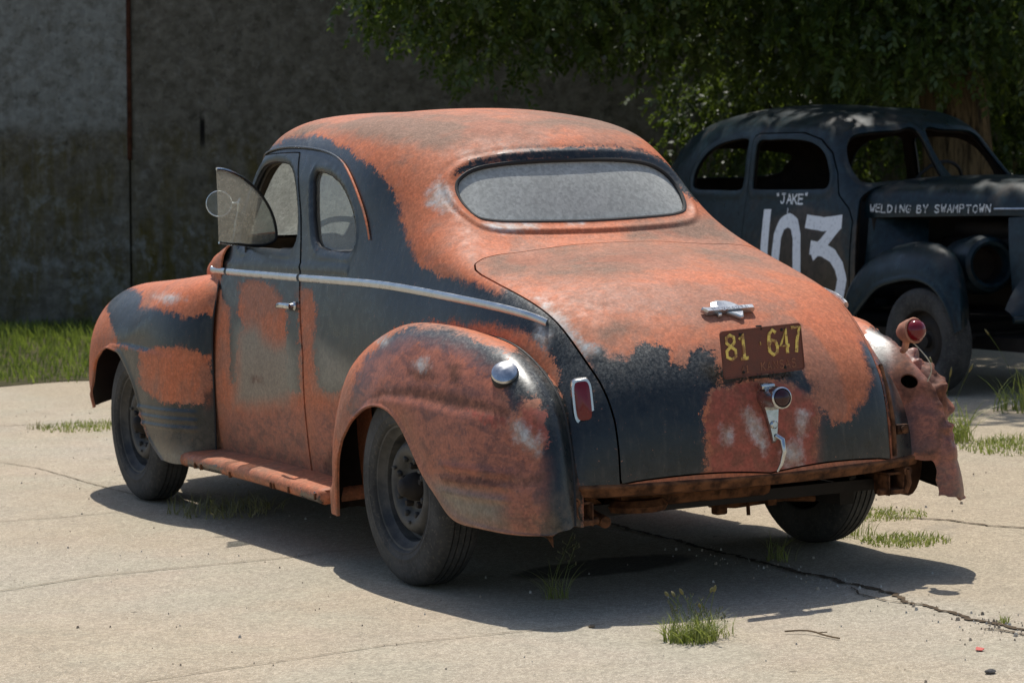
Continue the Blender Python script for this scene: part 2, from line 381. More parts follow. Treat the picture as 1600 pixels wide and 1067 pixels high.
# ================================================================== THE RUSTY COUPE
coupe = tag(empty('vintage_coupe'), 'old two door coupe in patchy orange primer and black paint, parked in the sun', 'car')
PAINT = {
 'body': {
  'wear': [[(-1.629,0.544),(-1.465,0.575),(-1.246,0.58),(-1.216,0.428),(-1.214,0.314),(-1.352,0.343),(-1.639,0.376)],[(-1.205,0.581),(-1.079,0.583),(-1.087,0.3),(-1.207,0.316)]],
  'blue': [[(-1.622,1.297),(-1.456,1.635),(-1.397,1.668),(-1.29,1.7),(-1.176,1.69),(-1.107,1.653),(-1.04,1.607),(-0.988,1.566),(-0.904,1.494),(-0.865,1.447),(-0.815,1.36),(-0.803,1.288),(-0.78,1.22),(-0.753,1.15),(-0.741,1.111),(-0.666,1.072),(-0.583,1.05),(-0.523,1.021),(-0.445,0.994),(-0.381,1.062),(-0.313,1.017),(-0.248,0.893),(-0.181,0.816),(-0.14,0.755),(-0.073,0.623),(-0.045,0.506),(-0.05,0.326),(-0.222,0.331),(-0.235,0.574),(-0.264,0.68),(-0.258,0.739),(-0.298,0.808),(-0.371,0.865),(-0.458,0.888),(-0.677,0.903),(-0.813,0.897),(-0.903,0.853),(-0.986,0.754),(-1.028,0.682),(-1.099,0.652),(-1.164,0.671),(-1.176,0.782),(-1.17,0.982),(-1.203,1.06),(-1.238,1.068),(-1.247,0.935),(-1.249,0.651),(-1.312,0.676),(-1.302,0.835),(-1.304,0.964),(-1.335,1.028),(-1.373,1.082),(-1.457,1.104),(-1.542,1.103),(-1.551,0.976),(-1.528,0.926),(-1.551,0.868),(-1.566,0.681),(-1.59,0.681),(-1.592,0.897),(-1.582,1.005),(-1.641,1.035),(-1.654,1.147)],[(-0.597,1.46),(-0.554,1.504),(-0.482,1.525),(-0.265,1.55),(0.008,1.56),(0.123,1.547),(0.221,1.505),(0.299,1.431),(0.347,1.385),(0.326,1.356),(0.273,1.387),(0.207,1.461),(0.106,1.499),(-0.193,1.512),(-0.459,1.493),(-0.543,1.465)],[(0.823,0.868),(0.883,0.821),(0.948,0.729),(1.007,0.416),(1.006,0.367),(0.906,0.37),(0.895,0.553),(0.876,0.731)],[(0.897,0.641),(0.958,0.651),(0.963,0.551),(1.013,0.59),(1.061,0.548),(1.062,0.414),(0.919,0.396),(0.904,0.53)]],
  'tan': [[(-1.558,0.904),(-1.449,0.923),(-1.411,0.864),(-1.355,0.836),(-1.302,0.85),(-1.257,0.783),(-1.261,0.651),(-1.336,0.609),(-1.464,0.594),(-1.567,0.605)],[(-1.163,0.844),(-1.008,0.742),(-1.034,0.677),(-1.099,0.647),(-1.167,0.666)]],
  'rust': [[(0.894,0.641),(0.913,0.618),(0.92,0.418),(0.918,0.329),(0.892,0.352)],[(0.93,0.64),(0.977,0.729),(1.042,0.637),(1.017,0.549),(0.928,0.551)],[(-1.154,0.375),(-1.114,0.433),(-1.092,0.421),(-1.092,0.309),(-1.131,0.326)],[(-1.476,0.707),(-1.434,0.707),(-1.434,0.692),(-1.476,0.692)]],
  'pale': [[(-0.703,1.381),(-0.655,1.438),(-0.617,1.396),(-0.599,1.311),(-0.651,1.318),(-0.704,1.346)],[(-0.492,1.265),(-0.393,1.261),(-0.294,1.265),(-0.304,1.24),(-0.394,1.228),(-0.473,1.239)],[(-0.191,1.271),(-0.126,1.271),(-0.132,1.257),(-0.189,1.254)],[(-0.316,0.896),(-0.276,0.84),(-0.298,0.797),(-0.323,0.841)]],
  'dusty': [[(-1.429,1.664),(-1.244,1.738),(-0.982,1.747),(-0.478,1.719),(-0.134,1.702),(0.111,1.626),(-0.062,1.624),(-0.184,1.659),(-0.335,1.613),(-0.481,1.593),(-0.626,1.56),(-0.824,1.593),(-0.985,1.652),(-1.166,1.718),(-1.323,1.696)],[(0.089,1.269),(0.377,1.272),(0.474,1.174),(0.327,1.186),(0.033,1.199)]],
 },
 'lid': {
  'wear': [[(0.257,0.612),(0.338,0.637),(0.451,0.648),(0.541,0.623),(0.613,0.577),(0.602,0.338),(0.246,0.346)]],
  'blue': [[(-0.185,0.827),(-0.15,0.789),(-0.112,0.793),(-0.077,0.775),(-0.03,0.765),(-0.0,0.798),(0.029,0.812),(0.076,0.807),(0.114,0.786),(0.123,0.741),(0.166,0.729),(0.189,0.767),(0.227,0.783),(0.285,0.758),(0.284,0.696),(0.306,0.663),(0.254,0.64),(0.22,0.56),(0.242,0.464),(0.235,0.358),(0.233,0.284),(-0.08,0.292),(-0.123,0.633)],[(0.281,0.717),(0.584,0.723),(0.601,0.675),(0.629,0.652),(0.622,0.613),(0.582,0.606),(0.532,0.656),(0.453,0.676),(0.363,0.674),(0.316,0.638),(0.29,0.647)],[(0.605,0.338),(0.619,0.512),(0.635,0.565),(0.676,0.515),(0.757,0.516),(0.77,0.57),(0.806,0.597),(0.827,0.667),(0.821,0.755),(0.819,0.789),(0.855,0.777),(0.898,0.642),(0.92,0.38),(0.906,0.259),(0.604,0.273)]],
  'red': [[(0.258,0.635),(0.34,0.662),(0.452,0.667),(0.542,0.642),(0.614,0.596),(0.602,0.338),(0.244,0.347),(0.247,0.462),(0.228,0.56)]],
  'rust': [[(0.589,0.567),(0.621,0.555),(0.61,0.338),(0.576,0.339)],[(0.286,0.579),(0.315,0.616),(0.338,0.556),(0.311,0.531),(0.29,0.452),(0.274,0.495)],[(0.362,0.661),(0.4,0.617),(0.424,0.574),(0.393,0.575),(0.359,0.608)]],
  'pale': [[(0.359,0.572),(0.384,0.575),(0.422,0.52),(0.436,0.466),(0.425,0.428),(0.406,0.468),(0.372,0.512)],[(0.556,0.564),(0.586,0.556),(0.581,0.503),(0.557,0.478),(0.544,0.515)],[(0.288,0.52),(0.317,0.518),(0.311,0.468),(0.288,0.464)],[(0.491,0.438),(0.533,0.462),(0.562,0.428),(0.554,0.378),(0.494,0.386)],[(-0.318,0.971),(-0.247,0.92),(-0.18,0.831),(-0.129,0.787),(-0.162,0.77),(-0.217,0.827),(-0.273,0.894)]],
  'dusty': [[(-0.532,1.102),(-0.396,1.143),(-0.063,1.175),(0.322,1.181),(0.478,1.144),(0.591,1.079),(0.43,1.065),(0.25,1.109),(0.076,1.07),(-0.067,1.024),(-0.243,1.039),(-0.399,1.058)],[(0.174,0.984),(0.285,0.965),(0.297,0.902),(0.188,0.927)],[(-0.179,0.848),(-0.058,0.888),(0.048,0.853),(-0.063,0.823)]],
 },
 'rf_left': {
  'wear': [[(-1.006,0.57),(-0.929,0.779),(-0.765,0.843),(-0.58,0.805),(-0.451,0.706),(-0.412,0.56),(-0.312,0.435),(-0.318,0.208),(-0.664,0.242),(-0.765,0.577),(-0.861,0.62),(-0.995,0.487)]],
  'blue': [[(-0.992,0.594),(-0.973,0.675),(-0.929,0.779),(-0.853,0.846),(-0.767,0.875),(-0.649,0.871),(-0.558,0.837),(-0.47,0.791),(-0.401,0.747),(-0.409,0.689),(-0.472,0.719),(-0.536,0.767),(-0.625,0.804),(-0.741,0.829),(-0.801,0.808),(-0.845,0.773),(-0.887,0.705),(-0.949,0.613)],[(-0.461,0.738),(-0.373,0.793),(-0.301,0.723),(-0.238,0.596),(-0.204,0.469),(-0.205,0.195),(-0.323,0.198),(-0.327,0.281),(-0.346,0.337),(-0.387,0.34),(-0.435,0.348),(-0.438,0.358),(-0.386,0.377),(-0.342,0.404),(-0.309,0.451),(-0.304,0.497),(-0.326,0.579),(-0.293,0.626),(-0.325,0.662),(-0.385,0.647),(-0.399,0.591),(-0.421,0.626),(-0.43,0.674)]],
  'red': [[(-0.382,0.609),(-0.301,0.599),(-0.298,0.476),(-0.345,0.497),(-0.379,0.543)],[(-0.561,0.601),(-0.433,0.57),(-0.413,0.543),(-0.497,0.551)]],
  'rust': [[(-0.955,0.583),(-0.882,0.66),(-0.764,0.678),(-0.582,0.652),(-0.421,0.601),(-0.422,0.581),(-0.627,0.613),(-0.765,0.645),(-0.862,0.645)],[(-0.655,0.38),(-0.459,0.376),(-0.313,0.39),(-0.324,0.369),(-0.46,0.352),(-0.633,0.354)],[(-0.764,0.731),(-0.698,0.742),(-0.671,0.709),(-0.741,0.696)],[(-0.625,0.751),(-0.585,0.755),(-0.59,0.686),(-0.617,0.697)]],
  'pale': [[(-0.421,0.556),(-0.387,0.564),(-0.327,0.497),(-0.348,0.468),(-0.397,0.498)],[(-0.745,0.762),(-0.707,0.775),(-0.689,0.748),(-0.726,0.735)],[(-0.342,0.452),(-0.318,0.497),(-0.326,0.518)],[(-0.894,0.838),(-0.851,0.851),(-0.854,0.828)]],
  'tan': [[(-0.701,0.356),(-0.633,0.349),(-0.457,0.306),(-0.45,0.231),(-0.559,0.216),(-0.629,0.251),(-0.669,0.297)]],
 },
 'rf_right': {
  'blue': [[(0.897,0.81),(0.964,0.82),(0.965,0.728),(0.919,0.695),(0.895,0.73)],[(0.964,0.514),(1.029,0.587),(1.081,0.545),(1.065,0.418),(0.958,0.405)],[(1.122,0.52),(1.158,0.519),(1.153,0.251),(1.089,0.254)],[(1.026,0.761),(1.059,0.725),(1.055,0.658),(1.028,0.67)]],
  'wear': [[(0.952,0.786),(1.043,0.794),(1.127,0.724),(1.168,0.544),(1.182,0.228),(1.059,0.232),(1.063,0.385),(1.011,0.357),(0.989,0.486),(0.93,0.661)]],
  'rust': [[(0.953,0.797),(0.998,0.791),(1.027,0.693),(1.033,0.636),(1.055,0.783),(1.143,0.701),(1.179,0.564),(1.133,0.524),(1.086,0.55),(1.03,0.596),(0.961,0.53),(0.989,0.51),(0.921,0.662)],[(1.081,0.545),(1.127,0.52),(1.098,0.433),(1.076,0.377),(1.037,0.357),(0.963,0.4),(1.064,0.416)]],
 },
 'ff': {
  'blue': [[(-2.279,1.113),(-2.184,1.121),(-2.069,1.096),(-2.053,1.065),(-2.068,1.03),(-1.908,1.004),(-1.809,0.975),(-1.711,0.98),(-1.646,0.94),(-1.636,0.789),(-1.731,0.816),(-1.81,0.84),(-1.905,0.854),(-1.999,0.845),(-2.075,0.833),(-2.184,0.861),(-2.199,0.905),(-2.247,0.978),(-2.292,1.044)],[(-2.183,0.856),(-2.049,0.827),(-2.06,0.685),(-1.992,0.634),(-1.913,0.601),(-1.724,0.594),(-1.691,0.667),(-1.701,0.791),(-1.622,0.789),(-1.63,0.336),(-1.809,0.286),(-1.97,0.325),(-2.05,0.546),(-2.284,0.705)]],
  'tan': [[(-1.971,0.415),(-1.818,0.391),(-1.826,0.292),(-1.957,0.32)]],
  'rust': [[(-1.722,0.649),(-1.688,0.681),(-1.686,0.593),(-1.719,0.572)]],
  'pale': [[(-1.99,1.073),(-1.904,1.075),(-1.807,1.053),(-1.897,1.041)]],
 },
 'drip': {
  'blue': [[(-1.633,1.249),(-1.513,1.677),(-1.221,1.701),(-1.066,1.609),(-1.04,1.524),(-1.211,1.57),(-1.435,1.589),(-1.526,1.246)]],
 },
 'board': {
  'blue': [[(-1.792,0.358),(-1.616,0.334),(-1.614,0.295),(-1.798,0.315)],[(-1.233,0.273),(-1.131,0.256),(-1.134,0.213),(-1.234,0.229)]],
 },
}
def paint_attrs(o, panel, Nrm=None):
    me = o.data; n = len(me.vertices); P = np.empty(n*3); me.vertices.foreach_get('co', P); P = P.reshape(-1, 3)
    Q = P.copy(); Q[:, 0] = -np.abs(Q[:, 0]) if panel in ('body', 'lining') else Q[:, 0]
    if panel == 'body':   # the rear face carries its own left and right; the far side repeats the near side
        rear = (P[:, 1] < .62) & (P[:, 0] > 0) & (P[:, 0] < .72)
        Q[rear, 0] = P[rear, 0]
    D = decal(Q)
    rec = PAINT.get(panel, {})
    for L in LAYERS:
        sdv = np.full(n, .3)
        for poly in rec.get(L, []): sdv = np.minimum(sdv, poly_sd(D, poly))
        if panel == 'rf_left' and L == 'blue': sdv = sdv-.014
        if panel == 'rf_right': sdv = sdv+{'blue': -.026, 'rust': .010}.get(L, 0)
        a = me.attributes.new(L, 'FLOAT', 'POINT'); a.data.foreach_set('value', np.clip(sdv, -.3, .3).astype(np.float32))
def panel_obj(name, V, N, F, panel, parent, th=.012, inner=True, mat='paint'):
    V2, F2, mi = shell(V, N, F, th, inner)
    o = mesh_obj(name, V2, F2, None, parent, [M[mat], M['inside']], mi)
    paint_attrs(o, panel); return o

# control rows: front of cab to tail; each from the centre line out and down to the sill (left side, x as a distance)
HALF = [
 [(0,2.44,1.12),(.22,2.43,1.12),(.44,2.39,1.115),(.58,2.35,1.10),(.66,2.32,1.085),(.70,2.30,1.07),(.72,2.28,1.04),(.775,2.25,.65),(.755,2.24,.27)],
 [(0,2.25,1.36),(.22,2.24,1.36),(.42,2.20,1.35),(.55,2.14,1.34),(.64,2.07,1.32),(.685,2.10,1.18),(.722,2.13,1.04),(.775,2.12,.65),(.755,2.12,.27)],
 [(0,2.07,1.615),(.22,2.06,1.612),(.41,2.02,1.60),(.525,1.98,1.575),(.60,1.95,1.515),(.665,1.95,1.28),(.722,1.95,1.04),(.778,1.95,.65),(.757,1.95,.27)],
 [(0,1.55,1.70),(.22,1.55,1.697),(.42,1.55,1.672),(.53,1.55,1.628),(.612,1.55,1.53),(.668,1.55,1.28),(.722,1.55,1.04),(.778,1.55,.65),(.757,1.55,.27)],
 [(0,1.08,1.70),(.22,1.08,1.692),(.42,1.08,1.665),(.53,1.08,1.622),(.617,1.08,1.51),(.673,1.08,1.28),(.722,1.08,1.04),(.776,1.08,.65),(.756,1.08,.27)],
 [(0,.67,1.640),(.22,.68,1.632),(.42,.70,1.602),(.53,.725,1.560),(.618,.78,1.462),(.672,.82,1.25),(.718,.80,1.04),(.77,.80,.65),(.753,.80,.27)],
 [(0,.375,1.518),(.20,.39,1.513),(.39,.425,1.485),(.495,.465,1.452),(.590,.535,1.385),(.662,.615,1.21),(.712,.55,1.03),(.763,.50,.70),(.75,.50,.30)],
 [(0,.195,1.268),(.22,.205,1.271),(.42,.24,1.283),(.535,.285,1.282),(.618,.345,1.238),(.664,.365,1.135),(.70,.28,1.01),(.75,.24,.75),(.74,.24,.35)],
 [(0,.04,1.178),(.22,.04,1.172),(.42,.03,1.155),(.55,.0,1.142),(.632,-.015,1.108),(.665,-.03,1.045),(.69,-.04,.985),(.735,-.05,.75),(.74,-.05,.40)],
 [(0,-.35,1.092),(.22,-.35,1.086),(.42,-.34,1.068),(.54,-.33,1.050),(.605,-.33,1.030),(.648,-.33,.99),(.675,-.34,.93),(.71,-.35,.72),(.72,-.35,.42)],
 [(0,-.62,.998),(.22,-.612,.992),(.42,-.60,.975),(.53,-.585,.958),(.59,-.57,.935),(.63,-.56,.90),(.662,-.56,.84),(.695,-.57,.68),(.71,-.58,.42)],
 [(0,-.80,.878),(.22,-.79,.874),(.42,-.765,.86),(.52,-.74,.845),(.578,-.71,.825),(.622,-.69,.79),(.66,-.68,.74),(.69,-.69,.62),(.705,-.70,.42)],
 [(0,-.908,.74),(.22,-.898,.738),(.42,-.872,.73),(.51,-.85,.72),(.568,-.825,.705),(.615,-.80,.69),(.655,-.78,.66),(.685,-.78,.58),(.70,-.79,.42)],
 [(0,-.958,.58),(.22,-.948,.58),(.42,-.92,.575),(.51,-.90,.57),(.568,-.878,.565),(.617,-.857,.56),(.655,-.838,.54),(.682,-.83,.50),(.70,-.83,.42)],
 [(0,-.974,.405),(.22,-.964,.405),(.42,-.934,.407),(.51,-.914,.41),(.568,-.894,.41),(.617,-.874,.412),(.655,-.859,.415),(.682,-.849,.415),(.70,-.842,.415)],
]
rows = []
for r in HALF: rows.append([(-x, y, z) for x, y, z in r[::-1]]+[(x, y, z) for x, y, z in r[1:]])
BG = surf(rows, .0125, 8)
BV, BN, BF = oriented(BG, (0, .8, .6))
SIDE = np.abs(BV[:, 0]) > .45
def side_sd(poly, V, sgn):
    s = poly_sd(V[:, 1:3], poly); return np.where((V[:, 0]*sgn > .45), s, np.maximum(s, .05))
DOOR = [(2.10,.275),(2.07,.47),(2.062,.69),(2.075,.90),(2.095,1.01),(2.065,1.16),(2.055,1.30),(2.045,1.42),(2.02,1.50),(1.95,1.538),(1.80,1.544),(1.60,1.545),(1.535,1.543),(1.49,1.46),(1.40,1.30),(1.337,1.14),(1.297,1.03),(1.262,.94),(1.215,.83),(1.18,.74),(1.165,.60),(1.158,.45),(1.155,.275)]
DWIN = roundpoly([(2.035,1.19),(2.02,1.31),(1.99,1.42),(1.93,1.485),(1.84,1.508),(1.74,1.512),(1.64,1.502),(1.565,1.47),(1.505,1.41),(1.455,1.33),(1.422,1.25),(1.418,1.19),(1.45,1.16),(1.52,1.155),(1.72,1.155),(1.95,1.158)])
QWIN = roundpoly([(1.292,1.468),(1.16,1.450),(1.013,1.392),(.905,1.305),(.855,1.222),(.852,1.178),(.88,1.155),(.94,1.152),(1.117,1.160),(1.195,1.178),(1.245,1.22),(1.292,1.30),(1.322,1.385),(1.338,1.435),(1.325,1.468)])
RWIN = roundpoly([(-.0,1.487),(-.16,1.485),(-.29,1.477),(-.39,1.458),(-.458,1.415),(-.476,1.355),(-.452,1.292),(-.40,1.272),(-.28,1.264),(0,1.258),(.28,1.264),(.40,1.272),(.452,1.292),(.476,1.355),(.458,1.415),(.39,1.458),(.29,1.477),(.16,1.485)])
LID = [(0,1.222),(-.18,1.218),(-.34,1.205),(-.48,1.178),(-.56,1.148),(-.602,1.115),(-.619,1.06),(-.622,.99),(-.614,.83),(-.597,.589),(-.582,.375),(-.571,.19),(-.562,.057),(-.552,-.053),(-.545,-.162),(-.540,-.25),(-.539,-.37),(-.54,-.485)]
LID = LID+[(0,-.551)]+[(-x, v) for x, v in LID[:0:-1]]
WSL = roundpoly([(-.045,1.575),(-.045,1.22),(-.12,1.20),(-.40,1.20),(-.56,1.215),(-.585,1.26),(-.56,1.40),(-.50,1.515),(-.40,1.56),(-.2,1.575)])
def lid_sd(V):
    s = poly_sd(np.stack([V[:, 0], V[:, 1]+V[:, 2]], 1), LID); return np.where((V[:, 1] < .3) & (V[:, 1]+V[:, 2] < 1.3), s, .1)
def rwin_sd(V):
    s = poly_sd(V[:, [0, 2]], RWIN); return np.where((V[:, 1] < .8) & (np.abs(V[:, 0]) < .56), s, .1)
def ws_sd(V):
    s = np.minimum(poly_sd(V[:, [0, 2]], WSL), poly_sd(np.stack([-V[:, 0], V[:, 2]], 1), WSL)); return np.where(V[:, 1] > 1.85, s, .1)
def emboss(V, N, s, centre, width, h):
    """raise or sink a ridge along the contour s = centre"""
    return V+N*(h*np.exp(-((s-centre)/width)**2))[:, None]
# embossed mouldings pressed into the sheet round the openings and along the side
for sg in (-1, 1):
    for pl in (DWIN, QWIN):
        s = side_sd(pl, BV, sg); BV = emboss(BV, BN, s, .019, .006, .0040); BV = BV-BN*(.008*np.clip(1-s/.014, 0, 1))[:, None]
s = rwin_sd(BV); BV = emboss(BV, BN, s, .046, .006, -.0035); BV = emboss(BV, BN, s, .032, .008, .006); BV = BV-BN*(.014*np.clip(1-s/.024, 0, 1))[:, None]
m = SIDE & (BV[:, 1] > .85) & (BV[:, 1] < 2.2); BV = BV+BN*(np.where(m, .005*np.exp(-((BV[:, 2]-1.088)/.006)**2), 0))[:, None]

sdD = {sg: side_sd(DOOR, BV, sg) for sg in (-1, 1)}
s_open = np.minimum.reduce([side_sd(DWIN, BV, -1), side_sd(DWIN, BV, 1), side_sd(QWIN, BV, -1), side_sd(QWIN, BV, 1), rwin_sd(BV), ws_sd(BV)])
body_keep = np.maximum(-s_open, np.maximum(-(sdD[-1]-.0035), -(sdD[1]-.0035)))
body_keep = np.maximum(body_keep, -(lid_sd(BV)-.0035)); body_keep = np.maximum(body_keep, np.where((np.abs(BV[:, 0]) > .6) & (BV[:, 1] > -.6), .60-np.maximum(np.abs(BV[:, 1]+.02)*1.0, np.abs(BV[:, 2]-.1)), -1))
V, N, F = clip(BV, BN, BF, body_keep)
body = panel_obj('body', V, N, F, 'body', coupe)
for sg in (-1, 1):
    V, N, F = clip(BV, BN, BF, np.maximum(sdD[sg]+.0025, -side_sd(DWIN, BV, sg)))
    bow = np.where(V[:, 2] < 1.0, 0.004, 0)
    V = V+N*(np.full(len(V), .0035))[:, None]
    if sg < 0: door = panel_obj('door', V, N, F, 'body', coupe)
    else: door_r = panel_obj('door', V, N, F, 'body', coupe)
V, N, F = clip(BV, BN, BF, lid_sd(BV)+.0025)
lid = panel_obj('trunk_lid', V, N, F, 'lid', coupe)
# inner skin of the cab
Ls = np.minimum.reduce([side_sd(DWIN, BV, -1), side_sd(DWIN, BV, 1), side_sd(QWIN, BV, -1), side_sd(QWIN, BV, 1), rwin_sd(BV), ws_sd(BV)])
V, N, F = clip(BV-BN*.03, BN, BF, np.maximum(-(Ls), (-.05-BV[:, 1])))
mesh_obj('cabin_lining', V, F, M['lining'], coupe)
# glass
def pane(name, sdf, mat, off, parent, src=None):
    V, N, F = clip(BV-BN*off, BN, BF, sdf-.006); return mesh_obj(name, V, F, M[mat], parent)
pane('rear_window', rwin_sd(BV), 'glass_rear', .012, coupe)
pane('windshield', ws_sd(BV), 'glass_ws', .012, coupe)
for sg, dd in ((-1, door), (1, door_r)):
    pane('quarter_window', side_sd(QWIN, BV, sg), 'glass_side', .014, coupe)
# far door keeps its pane; on the near door the pane is wound down
pane('door_window', side_sd(DWIN, BV, 1), 'glass_side', .014, door_r)

BVH = BVHTree.FromPolygons([Vector(v) for v in BV], BF)
def on_body(p, off=0.0):
    loc, nn, idx, d = BVH.find_nearest(Vector(p)); n = np.array(nn)
    if np.dot(n, np.array(loc)-np.array((0, .8, .7))) < 0: n = -n
    return np.array(loc)+n*off, n
def dense(pts, n=6, closed=False):
    P = np.array(pts, float); t = np.r_[0, np.cumsum(np.linalg.norm(np.diff(P, axis=0), axis=1))]
    return nat_spline(t, P, np.linspace(0, t[-1], (len(P)-1)*n+1))
# rubber gaskets round the openings
def gasket(name, poly3, r, mat, parent, off=-.004):
    mb = MB(); pts = [on_body(p, off)[0] for p in poly3]; mb.tube(pts, r, 8, closed=True); return mb.build(name, M[mat], parent)
def ring3(poly, kind, sg=-1):
    out = []
    for a, b in poly[::2]:
        o, d = (Vector((sg*2, a, b)), Vector((-sg, 0, 0))) if kind == 'side' else (Vector((a, -3, b)), Vector((0, 1, 0)))
        h = BVH.ray_cast(o, d)[0]
        if h is not None: out.append(tuple(h))
    return out
gasket('window_gasket', ring3(RWIN, 'rear'), .009, 'rubber', coupe, -.006)
for sg, dd in ((-1, door), (1, door_r)):
    gasket('window_gasket', ring3(QWIN, 'side', sg), .008, 'rubber', coupe, -.008)
    gasket('window_channel', ring3(DWIN, 'side', sg), .007, 'rubber', dd, -.010)
# drip rails over the side glass
for sg in (-1, 1):
    pl = dense([(sg*.69,2.085,1.17),(sg*.665,2.08,1.29),(sg*.64,2.07,1.42),(sg*.605,2.03,1.515),(sg*.60,1.92,1.553),(sg*.60,1.70,1.570),(sg*.603,1.50,1.568),(sg*.61,1.264,1.545),(sg*.627,1.037,1.486),(sg*.645,.882,1.390),(sg*.662,.765,1.267),(sg*.673,.722,1.203)], 6)
    pts = [on_body(p, .005)[0] for p in pl]
    mb = MB(); mb.tube(pts, [.0048]*(len(pts)-4)+[.0046, .004, .0035, .003], 8); o = mb.build('drip_rail', M['paint'], coupe); paint_attrs(o, 'drip')
# bright belt strips, broken at the door seams
for sg in (-1, 1):
    pl = dense([(sg*.725,2.30,1.056),(sg*.725,2.12,1.052),(sg*.723,1.7,1.048),(sg*.722,1.22,1.045),(sg*.715,.85,1.043),(sg*.708,.50,1.037),(sg*.70,.20,1.023),(sg*.688,-.08,1.005),(sg*.665,-.32,.985),(sg*.625,-.565,.955)], 12)
    pts = np.array([on_body(p, .005)[0] for p in pl])
    for a, b, par in ((2.103, 9, coupe), (1.305, 2.096, door if sg < 0 else door_r), (-9, 1.298, coupe)):
        q = [p for p in pts if a < p[1] < b]
        mb = MB(); mb.tube(q, .0145, 10, squash=(np.array([1., 0, 0]), .55)); mb.build('belt_moulding', M['dullchrome'], par)

# ---------------------------------------------------------------- rear fenders
RF = [
 [(.765,.70,.20),(.815,.69,.20),(.87,.66,.20),(.91,.60,.20),(.928,.54,.20),(.932,.49,.20)],
 [(.765,.70,.42),(.82,.69,.42),(.875,.655,.42),(.915,.59,.42),(.935,.52,.42),(.937,.465,.41)],
 [(.763,.69,.60),(.81,.675,.605),(.865,.62,.60),(.912,.54,.575),(.935,.46,.54),(.938,.405,.51)],
 [(.757,.62,.755),(.80,.595,.755),(.86,.53,.735),(.91,.43,.685),(.935,.34,.62),(.938,.29,.585)],
 [(.742,.46,.845),(.79,.435,.845),(.85,.38,.81),(.905,.28,.74),(.935,.20,.66),(.938,.165,.625)],
 [(.722,.18,.90),(.775,.165,.915),(.84,.13,.885),(.90,.07,.79),(.935,.02,.68),(.938,.01,.62)],
 [(.700,-.08,.908),(.76,-.09,.918),(.835,-.11,.885),(.90,-.12,.775),(.936,-.12,.64),(.938,-.12,.55)],
 [(.688,-.31,.885),(.75,-.325,.892),(.825,-.335,.86),(.895,-.32,.735),(.932,-.27,.55),(.935,-.24,.43)],
 [(.682,-.52,.842),(.74,-.545,.848),(.82,-.56,.81),(.892,-.52,.67),(.93,-.42,.47),(.932,-.36,.35)],
 [(.680,-.66,.775),(.735,-.70,.775),(.812,-.72,.735),(.885,-.67,.58),(.927,-.55,.39),(.93,-.48,.29)],
 [(.680,-.755,.70),(.730,-.80,.69),(.80,-.825,.64),(.873,-.77,.49),(.918,-.68,.34),(.923,-.64,.28)],
 [(.682,-.815,.59),(.728,-.86,.575),(.785,-.88,.53),(.855,-.85,.42),(.893,-.80,.32),(.90,-.78,.275)],
 [(.692,-.862,.46),(.732,-.895,.445),(.785,-.915,.415),(.832,-.90,.35),(.850,-.88,.30),(.857,-.87,.275)],
 [(.722,-.918,.30),(.742,-.930,.296),(.765,-.935,.292),(.788,-.930,.288),(.80,-.925,.282),(.81,-.92,.277)],
]
def crease_sd(P, pts):   # distance below (negative) / above the crease line in (y, z)
    c = np.array(sorted(pts)); return P[:, 2]-np.interp(P[:, 1], c[:, 0], c[:, 1])
